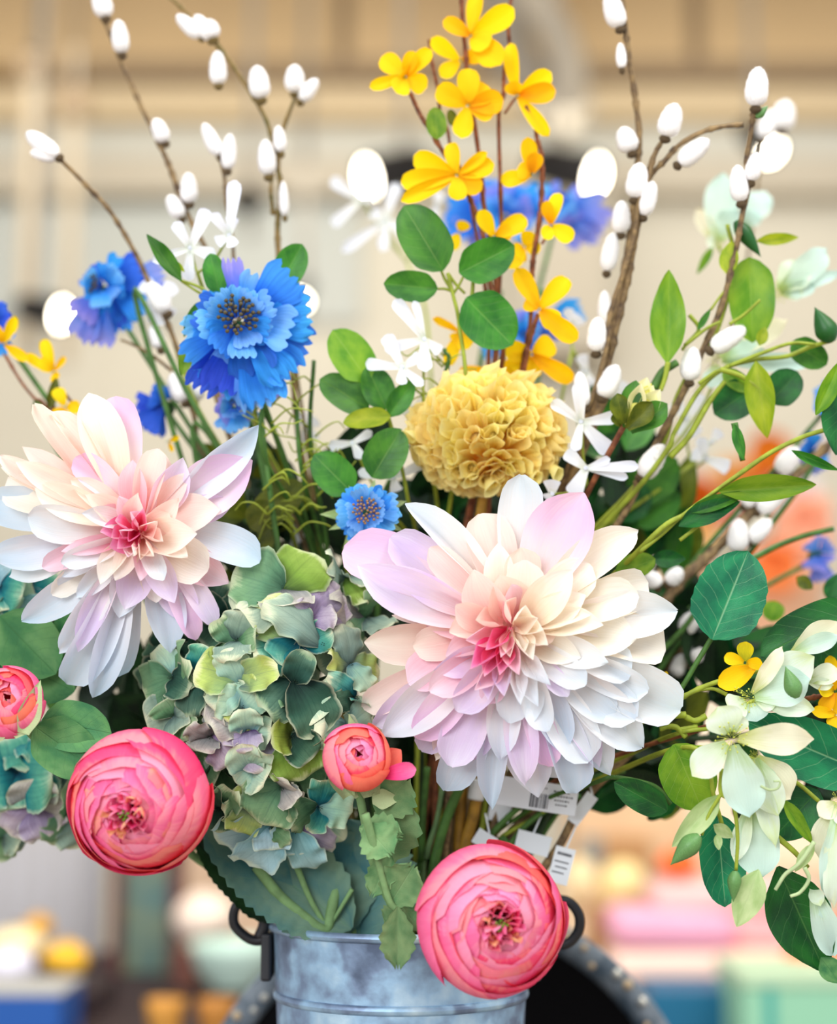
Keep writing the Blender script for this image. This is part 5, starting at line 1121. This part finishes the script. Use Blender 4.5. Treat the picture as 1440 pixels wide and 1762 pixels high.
jasmine('white jasmine blossom deep in the right side among the vine leaves', (1190, 800), 1.14, [((1180,720),[(1160,690,26),(1210,680,28),(1200,750,26),(1170,750,22)]), ((1215,790),[(1255,806,26),(1190,780,24),(1205,752,20)]), ((1225,760),[(1200,772,26),(1240,740,22)])], [W(900, 1050, 1.12)])
jasmine('white jasmine petals deep in shadow left of the small cornflower', (520, 940), 1.13, [((510,915),[(495,885,18),(520,930,22),(530,900,16),(505,950,20)])], [W(600, 1100, 1.12)])

# ================================================================== leafy stems
def leafy(label, path, d, leaves, via=(), r=(.0022, .0012), mat='stem_green', name='leafy_stem', twigs=(), z=ID, cat='foliage', group=None):
    P3 = [W(*z(p), d) for p in path]; pts = stem_path(P3[0], list(via)+P3[::-1][:-1]); t = thing(name, label, cat, root_at(pts), group)
    add_stem(t, pts, r[0], r[1], M[mat])
    for tw in twigs:
        me, mx = tube('side_twig', [W(*z(p), d+.002) for p in tw[:-1]], tw[-1], tw[-1]*.7, ns=6); part('twig', me, M[mat], mx, t)
    for L in leaves:
        a, b, w, m_ = L[:4]; kind = L[4] if len(L) > 4 else 'leaf'; dz_ = L[5] if len(L) > 5 else 0
        leaf(t, z, a, b, w, m_, d+dz_-.004, kind)
    return t
leafy('leafy spray of four round green leaves in front of the forsythia', [(770,470),(780,510),(790,560),(800,700)], 1.055,
  [((762,466),(695,354),84,'leaf_mid','leafr'),((790,470),(885,422),72,'leaf_mid','leafr'),((753,497),(660,488),54,'leaf_mid','leafr'),((802,512),(882,594),92,'leaf_mid','leafr')], [W(760, 1000, 1.11)],
  twigs=[((770,470),(785,490),(800,505),.0012),((775,495),(765,480),(758,462),.0012),((780,505),(790,490),(800,470),.0011),((776,500),(765,497),(753,497),.0011),((815,560),(812,520),(814,485),.0018)], mat='stem_lime')
leafy('leafy spray with six leaves left of the pompon flower, the topmost light green', [(668,715),(680,760),(700,850)], 1.06,
  [((634,655),(572,568),72,'leaf_bright','leafr'),((634,704),(550,652),60,'leaf_mid','leafr'),((665,704),(632,630),58,'leaf_mid','leafr'),((668,718),(714,652),40,'leaf_mid','leaf',-.004),((672,716),(590,728),36,'leaf_lime','leafr',-.006),
   ((640,822),(690,738),72,'leaf_mid','leafr',-.012),((606,848),(540,782),66,'leaf_mid','leafr',-.008)], [W(720, 1000, 1.11)], twigs=[((668,715),(650,690),(632,655),.0012),((660,720),(645,710),(632,704),.0012),((650,880),(630,860),(606,846),.0012)], mat='stem_lime')
leafy('leafy stem with narrow green leaves around the white jasmine at upper left', [(368,505),(372,540),(420,620)], 1.05,
  [((312,484),(252,403),30,'leaf_mid','leaf'),((378,506),(362,436),40,'leaf_mid','leafr'),((480,492),(520,420),56,'leaf_mid','leafr',.01),((352,516),(316,580),24,'leaf_mid','leaf'),((326,596),(312,646),26,'leaf_bright','leaf'),((300,450),(318,468),10,'leaf_lime')],
  [W(520, 1000, 1.11), W(450, 760, 1.08)], twigs=[((368,518),(340,502),(312,484),.001),((372,516),(345,495),(310,482),.0012)], mat='stem_lime')
def grass(label, seedn, x0, x1, d, n, region, group=None, mat='stem_lime', curls=True):
    rg = random.Random(seedn); top = W((x0+x1)/2, region[0], d); pts = stem_path(top, [W(560+(x0-480)*.2, 1000, 1.11), W((x0+x1)/2+rg.uniform(-10, 10), (region[0]+region[1])/2, d)]); t = thing('grassy_stem', label, 'foliage', root_at(pts), group)
    add_stem(t, pts, .0026, .0014, M['stem_green'])
    for i in range(n):
        y = rg.uniform(*region); x = (x0+x1)/2+rg.uniform(-8, 8); s = rg.choice((-1, 1)); L = rg.uniform(30, 75)
        P4 = [W(x, y, d), W(x+s*L*.4, y-L*.35, d-.004), W(x+s*L*.8, y-L*rg.uniform(.1, .6), d-.006), W(x+s*L*1.05, y-L*rg.uniform(-.3, .7), d-.004)]
        me, mx = tube('tendril', P4, .0010, .0005, ns=6, n=6, flat=.6); part('tendril', me, M[mat], mx, t)
grass('grassy stem with curling lime tendrils under the large blue cornflower', 1, 440, 480, 1.06, 16, (660, 900))
grass('grassy stem with curling tendrils nearest the white jasmine blur', 2, 500, 520, 1.07, 14, (690, 930))
grass('grassy stem with short tendrils just left of the small cornflower', 3, 520, 560, 1.08, 10, (620, 920))
grass('lime grassy sprig between the jasmine and the pompon flower', 4, 740, 790, 1.07, 10, (600, 720))

# clematis vines on the right
V = ZV
def vine(label, path, d, z=ZV, via=(), r=(.0024, .0014), mat='stem_lime', group=None):
    P3 = [W(*z(p), d) for p in path]; pts = stem_path(P3[0], list(via)+P3[::-1][:-1]); t = thing('clematis_vine', label, 'vine', root_at(pts), group); add_stem(t, pts, r[0], r[1], M[mat]); return t
def twig(t, z, pts, r, d, mat='stem_lime', name='tendril'):
    me, mx = tube(name, [W(*z(p), d) for p in pts], r, r*.75, ns=8); return part(name, me, M[mat], mx, t)
def bud(t, z, a, b, w, d, mat='bud_green'):
    A, B = W(*z(a), d), W(*z(b), d); return part('bud', MS['bud'][0], M[mat], MAB(A, B, toward(A), w*z.k*d/FPX, w*z.k*d/FPX), t)
CM = ('clematis_pale', 'clematis_mint', 'clematis_pale')
v1 = vine('clematis vine with the open pale green white flower hanging at lower right', [(440, 1000), (400, 860), (380, 760), (300, 640)], .975, via=[W(930, 1400, 1.07), W(1100, 1310, 1.03)], r=(.0018, .0013))
blossom(v1, V, (485,598), [(868,600,150,'clematis_cream'),(300,775,150,'clematis_pale'),(570,965,200,'clematis_mint'),(420,450,180,'clematis_pale'),(520,480,110,'clematis_pale')], .955, 'clem', CM, 'clem_center', M['stamen'], csize=58, tilt=(0, .1))
blossom(v1, V, (590,680), [(760,880,190,'clematis_cream'),(700,960,150,'clematis_pale'),(690,1100,100,'clematis_pale'),(640,860,150,'clematis_mint')], .972, 'clem', CM, 'clem_center', M['stamen'], csize=20)
blossom(v1, V, (570,900), [(620,1255,215,'clematis_mint'),(500,1180,90,'clematis_pale'),(670,1180,110,'clematis_cream')], .975, 'clem', CM, 'clem_center', M['stamen'], csize=16)
for a, b, w, m_, k in (((215,625),(345,930),265,'leaf_bright','leafr'),((420,950),(455,1385),220,'leaf_teal','leafr'),((700,1195),(920,1690),300,'leaf_deep','leaf'),((610,1210),(508,1478),150,'leaf_paleseal','leaf'),((430,860),(205,1105),110,'leaf_paleseal','leaf'),
        ((400,1000),(492,1060),62,'leaf_paleseal','leaf'),((420,1040),(425,1120),40,'leaf_paleseal','leaf')): leaf(v1, V, a, b, w, m_, .985 if w > 150 else .965, k)
bud(v1, V, (335,1050), (198,1190), 92, .96); bud(v1, V, (500,1215), (492,1362), 62, .96)
twig(v1, V, [(440,850),(380,950),(345,1050)], .0011, .962); twig(v1, V, [(440,740),(435,850),(490,900),(512,1050),(505,1215)], .0014, .962)
v2 = vine('clematis vine with a half turned pale flower between big leaves at the right edge', [(700, 400), (570, 430), (420, 540), (250, 570)], 1.0, via=[W(930, 1380, 1.08), W(1100, 1290, 1.05)], r=(.0018, .0013))
blossom(v2, V, (565,410), [(870,215,190,'clematis_pale'),(722,168,80,'clematis_cream'),(470,470,130,'clematis_pale'),(870,465,120,'clematis_pale'),(600,520,130,'clematis_mint'),(850,320,190,'clematis_mint'),(700,420,120,'clematis_pale')], .985, 'clem', CM, 'clem_center', M['stamen'], csize=50, tilt=(-.8, -.2))
blossom(v2, V, (765,200), [(985,55,130,'clematis_cream'),(990,120,90,'clematis_mint')], .995, 'clem', CM, 'clem_center', M['stamen'], csize=10)
blossom(v2, V, (830,330), [(990,280,100,'clematis_pale'),(960,350,60,'clematis_pale')], 1.0, 'clem', CM, 'clem_center', M['stamen'], csize=10)
bud(v2, V, (790,408), (735,262), 80, .965)
for a, b, w, m_, k in (((1120,760),(560,520),290,'leaf_teal','leafr'),((1080,0),(618,215),230,'leaf_deep','leafr'),((890,840),(680,1060),210,'leaf_deep','leafr'),((820,120),(1000,260),160,'leaf_deep','leafr')): leaf(v2, V, a, b, w, m_, 1.005, k)
v3 = vine('clematis vine with pale petals cut by the right edge over a dark pointed leaf', [(890, 890), (780, 800), (600, 700), (300, 640)], .99, via=[W(930, 1400, 1.08), W(1080, 1320, 1.05)], r=(.0018, .0013))
blossom(v3, V, (985,890), [(895,1160,150,'clematis_cream'),(925,1340,140,'clematis_mint'),(1010,1200,140,'clematis_mint'),(890,960,100,'clematis_cream'),(1040,1000,120,'clematis_pale'),(960,1390,90,'clematis_pale')], .97, 'clem', CM, 'clem_center', M['stamen'], csize=30)
blossom(v3, V, (860,1290), [(930,1440,90,'clematis_mint'),(960,1610,130,'clematis_mint'),(900,1380,70,'clematis_pale')], .98, 'clem', CM, 'clem_center', M['stamen'], csize=8)
leaf(v3, V, (720,880), (860,1090), 70, 'leaf_bright', .97); leaf(v3, V, (870,1090), (780,1220), 60, 'leaf_paleseal', .965); leaf(v3, V, (900,1620), (990,1740), 110, 'leaf_jade', .98)
twig(v3, V, [(870,1080),(800,1180),(735,1232),(700,1285),(688,1305)], .0014, .96, 'calyx'); twig(v3, V, [(825,1200),(845,1255),(805,1315),(758,1335)], .0013, .96, 'calyx'); twig(v3, V, [(700,1060),(780,1130),(840,1200)], .0018, .975)
twig(v3, V, [(620,820),(660,838),(700,830),(710,800),(680,798)], .0008, .95, 'calyx')
# upper right vine
U = ZU
v4 = vine('upright clematis vine at right with bright green leaves and a blurred pale flower on top', [(370, 260), (400, 430), (330, 700), (260, 800), (160, 980), (40, 1290)], 1.07, ZU, via=[W(900, 1080, 1.1)])
blossom(v4, U, (330,345), [(355,40,150,'clematis_mint'),(240,190,70,'clematis_cream'),(410,190,110,'clematis_mint'),(280,330,60,'clematis_pale')], 1.2, 'clem', CM, 'clem_center', M['stamen'], csize=30)
blossom(v4, U, (440,280), [(535,120,120,'clematis_mint'),(500,200,80,'clematis_mint')], 1.22, 'clem', CM, 'clem_center', M['stamen'], csize=12)
twig(v4, U, [(330,345),(370,420),(390,460)], .0013, 1.18); leaf(v4, U, (308,355), (242,470), 36, 'leaf_bright', 1.16); leaf(v4, U, (490,330), (672,314), 52, 'leaf_lime', 1.08)
bud(v4, U, (405,245), (512,397), 66, 1.065, 'bud_dark'); leaf(v4, U, (372,472), (388,330), 84, 'leaf_lime', 1.06)
leaf(v4, U, (118,845), (125,450), 152, 'leaf_bright', 1.05); leaf(v4, U, (462,398), (476,758), 195, 'leaf_bright', 1.07, 'leafr'); leaf(v4, U, (490,835), (538,1160), 125, 'leaf_lime', 1.045)
leaf(v4, U, (505,770), (530,690), 50, 'leaf_lime', 1.06)
twig(v4, U, [(120,840),(110,900),(90,960)], .0018, 1.05); twig(v4, U, [(60,950),(100,880),(160,840)], .0032, 1.055, 'stem_green')
twig(v4, U, [(210,640),(250,700),(200,760),(180,790)], .0014, 1.06); leaf(v4, U, (245,705), (300,615), 30, 'leaf_mid', 1.055); twig(v4, U, [(300,620),(350,550),(385,510)], .0009, 1.06)
v5 = vine('clematis vine with dark heart shaped leaves and long bent flower stalks at the right', [(812, 748), (720, 775), (620, 815), (480, 830), (350, 870), (250, 960), (150, 1130), (60, 1290)], 1.055, ZU, via=[W(900, 1100, 1.1)], r=(.0026, .0014))
bud(v5, U, (812,755), (738,608), 92, 1.05, 'bud_dark')
for a, b, w, m_ in (((478,950),(315,1060),165,'leaf_deep'),((550,1010),(668,880),150,'leaf_deep'),((640,755),(790,850),120,'leaf_mid'),((350,880),(470,960),80,'leaf_bright')): leaf(v5, U, a, b, w, m_, 1.065, 'leafr')
blossom(v5, U, (330,835), [(530,790,110,'clematis_mint'),(625,660,110,'clematis_cream'),(735,838,80,'clematis_mint'),(430,740,90,'clematis_mint'),(300,950,90,'clematis_mint')], 1.12, 'clem', CM, 'clem_center', M['stamen'], csize=40)
twig(v5, U, [(340,870),(440,905),(560,1000)], .0018, 1.045); twig(v5, U, [(380,855),(520,800),(640,760),(740,765)], .0014, 1.05); twig(v5, U, [(380,680),(440,640),(508,578)], .0012, 1.05); twig(v5, U, [(250,930),(320,880),(345,880)], .0012, 1.05)
twig(v5, U, [(130,1240),(210,1150),(300,1000),(360,920)], .0020, 1.05); twig(v5, U, [(190,770),(280,700),(340,670)], .0013, 1.055)
v6 = vine('thin clematis stalk with a pale green flower facing right below the top right bud', [(560, 560), (530, 640), (470, 760), (330, 900), (180, 1150)], 1.13, ZU, via=[W(900, 1080, 1.12)], r=(.0018, .001))
blossom(v6, U, (575,550), [(705,425,150,'clematis_pale'),(790,360,120,'clematis_mint'),(850,462,60,'clematis_mint'),(690,520,110,'clematis_pale'),(740,520,70,'clematis_mint')], 1.12, 'clem', CM, 'clem_center', M['stamen'], csize=40, tilt=(.8, .2))
v7 = vine('vine branch with long curved green leaves crossing low to the right edge', [(800, 1120), (700, 1150), (590, 1200), (500, 1255), (340, 1370), (200, 1475), (20, 1610)], 1.02, ZU, via=[W(900, 1180, 1.1)], r=(.0028, .0014))
for a, b, w, m_ in (((335,1385),(745,1355),115,'leaf_bright'),((198,1472),(462,1388),66,'leaf_mid'),((165,1530),(425,1425),100,'leaf_deep'),((640,1210),(840,1295),44,'leaf_mid'),((850,940),(828,1232),150,'leaf_deep'),((742,1062),(850,830),80,'leaf_bright'),((400,1100),(440,1255),50,'leaf_mid')): leaf(v7, U, a, b, w, m_, 1.015)
twig(v7, U, [(0,1640),(100,1560),(200,1470),(420,1310)], .0013, 1.018); twig(v7, U, [(170,1590),(260,1520),(360,1430)], .0012, 1.018); twig(v7, U, [(400,1095),(420,1190),(435,1255)], .0022, 1.02, 'stem_green')
v8 = vine('vine carrying the large teal green rounded leaf right of the dahlia', [(392, 128), (330, 230), (230, 390), (120, 480)], 1.01, ZV, via=[W(920, 1330, 1.07)], r=(.002, .0016), mat='stem_green')
leaf(v8, ZB3, (822,750), (1000,312), 345, 'leaf_teal', 1.0, 'scal')
leaf(v8, ZB3, (345,430), (540,350), 130, 'leaf_bright', 1.03, 'leafr'); leaf(v8, ZB3, (520,350), (690,350), 90, 'leaf_deep', 1.05)
v9 = vine('green stalk arching up to the right edge behind the round teal leaf', [(960, -380), (800, -340), (640, -270), (400, -120), (200, 150)], 1.1, ZV, via=[W(900, 1330, 1.1)], r=(.0024, .0018), mat='stem_green')
leaf(v9, ZB3, (1240,440), (1320,500), 70, 'leaf_olive', 1.1); leaf(v9, ZB3, (1140,560), (1110,660), 110, 'leaf_bright', 1.12, 'leafr'); leaf(v9, ZB3, (1400,560), (1450,420), 100, 'leaf_deep', 1.1)
v10 = vine('vine with a small dark leaf low right of the dahlia near the price tags', [(200, 905), (140, 830), (60, 800), (-60, 780), (-140, 800)], 1.01, ZV, via=[W(900, 1400, 1.07)], r=(.0016, .0014), mat='stem_green')
leaf(v10, ZC3, (600,385), (335,240), 150, 'leaf_deep', .998, 'leafr')
# rosebud
def rosebud():
    d = 1.035; z = Z6; pts = stem_path(W(*z((385,900)), d), [W(900, 1080, 1.1), W(1010, 850, 1.05)]); t = thing('rosebud', 'cream yellow rosebud with dark green sepals right of the pompon flower', 'flower', root_at(pts))
    add_stem(t, pts, .0022, .0018, M['twig_red']); k = d/FPX*z.k
    bud_ = part('heart', MS['bud'][0], PM['rosebud_cream'], MAB(W(*z((405,915)), d), W(*z((520,690)), d), toward(W(*z((400,900)), d)), 185*k, 150*k), t)
    for a, b, w, dz_, m_ in (((410,900),(500,660),110,.004,'r'),((420,900),(530,700),120,0,'r'),((430,900),(565,720),100,-.004,'r'),((420,890),(470,690),90,-.006,'r')): part('petal', ms('dahlia_in'), PM['rosebud_cream'], MAB(W(*z(a), d+dz_), W(*z(b), d+dz_-.004), toward(W(*z(a), d)), w*k), t)
    for a, b, w, dz_ in (((395,910),(445,675),120,-.006),((385,890),(350,740),100,-.008),((400,915),(525,785),110,-.014),((415,925),(600,790),130,-.010),((400,910),(340,830),90,-.002)): part('sepal', ms('dahlia'), LM['leaf_olive'] if w < 115 else LM['leaf_mid'], MAB(W(*z(a), d+dz_+.004), W(*z(b), d+dz_), toward(W(*z(a), d)), w*k), t)
rosebud()
# big leaves at the bucket mouth
t = leafy('hydrangea stem with big serrated blue green leaves lying on the bucket rim at left', [(440,1490),(480,1540),(520,1575),(560,1600)], 1.028,
  [((605,1598),(350,1405),150,'leaf_hydrangea','serr',.008),((590,1618),(500,1400),180,'leaf_hydrangea','serr',.014),((620,1625),(600,1410),210,'leaf_hydrangea','serr',.02),((470,1588),(335,1440),56,'leaf_dark','serr',.03),((640,1640),(640,1480),110,'leaf_hydrangea','serr',.03)], r=(.004, .0035), mat='stem_sage', name='hydrangea_foliage',
  twigs=[((510,1490),(535,1550),(565,1600),.0022),((606,1530),(585,1565),(565,1600),.0016)])
# ================================================================== dark filler foliage inside the bouquet
rgf = random.Random(77)
def filler(label, cx, top, bottom, spreadx, d, n, mats, seedn, wl=(50, 90)):
    rg = random.Random(seedn); pts = stem_path(W(cx, top, d), [W((cx+690)/2, 1500-max(0, cx-1000)*.5, 1.09), W(cx, (top+bottom)/2, d)]); t = thing('filler_foliage', label, 'foliage', root_at(pts), 'dark leafy filler stems deep in the bouquet')
    add_stem(t, pts, .003, .0018, M['stem_dark'])
    for i in range(n):
        y = rg.uniform(top, bottom); x = cx+rg.uniform(-.5, .5)*spreadx; L = rg.uniform(60, 120); a = rg.uniform(-1.3, 1.3)+(0 if rg.random() < .6 else pi)
        A = W(cx+(x-cx)*.4, y+L*.4, d+rg.uniform(-.012, .012)); B = W(x+L*sin(a)*.8, y-L*cos(a)*.8, d+rg.uniform(-.02, .02))
        part('leaf', MS['leaf' if i % 2 else 'leafr'][i % 6], LM[rg.choice(mats)], MAB(A, B, toward(A)+Vector((rg.uniform(-.5, .5), 0, rg.uniform(-.4, .5))), rg.uniform(*wl)*d/FPX), t)
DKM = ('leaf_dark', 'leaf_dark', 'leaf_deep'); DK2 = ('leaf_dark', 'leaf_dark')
for a in (('dark leafy filler stem between the left dahlia and the grassy stems', 440, 780, 1050, 130, 1.13, 22, ('leaf_dark', 'leaf_olive', 'leaf_dark'), 1),
          ('dark leafy filler stem right behind the small light blue cornflower', 590, 780, 1080, 170, 1.14, 26, DKM, 2),
          ('dark leafy filler stem in the shadow beneath the pompon flower', 740, 800, 1080, 170, 1.14, 28, DKM, 3),
          ('dark leafy filler stem behind the upper petals of the right dahlia', 900, 820, 1100, 170, 1.13, 24, DKM, 4),
          ('mid green leafy filler stem behind the rosebud', 1060, 700, 1000, 140, 1.15, 22, ('leaf_mid', 'leaf_deep', 'leaf_dark'), 5),
          ('mid green leafy filler stem between willow branches right of the rosebud', 1130, 800, 1150, 140, 1.17, 24, ('leaf_mid', 'leaf_deep', 'leaf_olive', 'leaf_dark'), 6),
          ('dark leafy filler stem behind the hydrangea head', 480, 1050, 1420, 320, 1.15, 36, DK2, 7),
          ('dark leafy filler stem left of the hydrangea above the round ranunculus', 250, 1120, 1330, 260, 1.13, 24, DK2, 8),
          ('dark leafy filler stem in the gap above the right round ranunculus', 740, 1250, 1480, 180, 1.13, 26, DK2, 9),
          ('dark leafy filler stem under the lower right petals of the right dahlia', 980, 1180, 1360, 200, 1.12, 22, ('leaf_dark', 'leaf_deep', 'leaf_dark'), 10),
          ('dark leafy filler stem behind the round teal leaf at right', 1230, 1060, 1260, 220, 1.12, 26, DKM, 11),
          ('dark leafy filler stem behind the large vine leaves at the right edge', 1390, 1090, 1400, 150, 1.1, 22, DKM, 12),
          ('olive leafy filler stem behind the yellow green twigs right of the dahlia', 1130, 1200, 1350, 120, 1.1, 16, ('leaf_olive', 'leaf_dark', 'leaf_deep'), 13),
          ('olive leafy filler stem rising beside the left dahlia', 435, 850, 960, 60, 1.08, 5, ('leaf_olive',), 14),
          ('dark leafy filler stem behind the sage ranunculus leaves', 690, 1330, 1540, 140, 1.12, 20, DK2, 15),
          ('dark leafy filler stem behind the left hydrangea and jade leaves', 90, 1050, 1350, 220, 1.13, 20, ('leaf_dark', 'leaf_deep'), 16)):
    filler(*a)
# bare stems crossing the gap over the bucket
for lab, pth, r_, m_ in (('thick cane stem showing under the right dahlia with a white band', [(832,1300),(815,1400),(800,1460),(790,1560)], .0042, 'stem_cane'),
        ('thin green stem slanting over the price tag', [(1075,1325),(1000,1345),(930,1365),(870,1410),(810,1480),(770,1560)], .0022, 'stem_green'),
        ('dark slanting stem behind the price tags on the right', [(1100,1280),(1010,1370),(965,1450),(925,1510),(880,1590)], .003, 'twig'),
        ('green stem behind the thin one over the price tag', [(1000,1370),(930,1400),(880,1450),(850,1520)], .002, 'stem_green'),
        ('dull green stem rising straight beside the sage leaves', [(735,1320),(728,1400),(725,1470),(720,1570)], .0024, 'stem_green'),
        ('second dull green stem a little right of the straight one', [(765,1330),(752,1410),(735,1470),(725,1560)], .002, 'stem_sage'),
        ('dark brown stem between the green stems and the cane', [(775,1330),(770,1420),(762,1500),(760,1570)], .003, 'twig')):
    P3 = [W(x, y, 1.07) for x, y in pth]; base = Vector((BX+(P3[-1].x-BX)*.6, BY, RIM_Z-.25)); t = thing('bare_stem', lab, 'stem', base)
    me, mx = tube('bare_stem', [base]+P3[::-1], r_, r_*.9, ns=10); part('stem', me, M[m_], mx, t)
    if 'band' in lab:
        me, mx = tube('band', [W(824, 1340, 1.0695), W(818, 1375, 1.0695)], r_*1.25, r_*1.25, ns=14); part('band', me, mm('band_white', (222, 226, 228), .6), mx, t, 'white paper band')
# price tags
paper = mm('tag_paper', (222, 230, 238), .6); ink = mm('tag_ink', (60, 66, 76), .6)
def price_tag(label, corners, d, bars, lines, hang, word=None, tie=None):
    """corners: top left, top right, bottom right, bottom left pixels"""
    C4 = [W(*c, d) for c in corners]; top = (C4[0]+C4[1])/2; t = thing('price_tag', label, 'tag', top)
    x = (C4[1]-C4[0]+C4[2]-C4[3])/2; y = (C4[0]-C4[3]+C4[1]-C4[2])/2; w, h = x.length, y.length; xh = x.normalized(); n = xh.cross(y).normalized(); yh = n.cross(xh); cc = sum(C4, Vector())/4
    F = Matrix(((xh.x, yh.x, n.x, cc.x), (xh.y, yh.y, n.y, cc.y), (xh.z, yh.z, n.z, cc.z), (0, 0, 0, 1)))
    part('card', box_mesh('tag_card', w, h, .0006, .0002), paper, F, t)
    rg = random.Random(int(corners[0][0])); its = []
    if bars:
        bx0, bx1, by0, by1 = bars; xx = bx0
        while xx < bx1:
            bw = rg.choice((.008, .012, .02)); its.append((box_mesh('bar', bw*w, (by1-by0)*h, .0001), Matrix.Translation(((xx+bw/2-.5)*w, ((by0+by1)/2-.5)*h, .0004)))); xx += bw+rg.choice((.01, .016))
    if its: part('barcode', merge('barcode', its), ink, F, t)
    its = []
    for lx, ly, lw, lh in lines:
        k = lx
        while k < lx+lw: q = rg.uniform(.012, .03); its.append((box_mesh('print', q*w, lh*h, .0001), Matrix.Translation(((k+q/2-.5)*w, (ly-.5)*h, .0004)))); k += q+.012
    if its: part('print', merge('print', its), ink, F, t)
    me, mx = tube('tag_tie', [top, (top+W(*hang, d+.01))/2, W(*hang, d+.01)], .0006, .0006, ns=6); part('tie', me, paper, mx, t)
price_tag('white price tag with a barcode directly beneath the right dahlia petals', [(862,1340),(1003,1352),(982,1408),(848,1378)], 1.05, (.42, .66, .1, .6), [(.7,.75,.2,.05),(.72,.6,.2,.05),(.72,.45,.18,.05),(.74,.3,.15,.05),(.4,.8,.2,.04)], (940, 1300))
price_tag('white price tag lower right behind the coral ranunculus', [(958,1455),(992,1463),(974,1525),(940,1515)], 1.06, None, [(.15,.82,.7,.08),(.1,.6,.7,.04),(.2,.45,.6,.04),(.1,.3,.6,.04)], (1000, 1400))
price_tag('blank white tag with a notched edge in the middle of the tags', [(884,1425),(952,1442),(940,1475),(892,1462)], 1.065, None, [], (935, 1395))
price_tag('small blank white tag leaning beside the cane stem', [(824,1422),(860,1447),(840,1465),(812,1450)], 1.06, None, [], (835, 1400))
price_tag('pale grey tag in shadow left of the barcode tag', [(846,1378),(888,1388),(868,1415),(836,1410)], 1.075, None, [], (850, 1350))
price_tag('white tag under the dark leaf right of the barcode tag', [(1008,1360),(1030,1375),(992,1422),(978,1410)], 1.065, None, [], (1010, 1330))
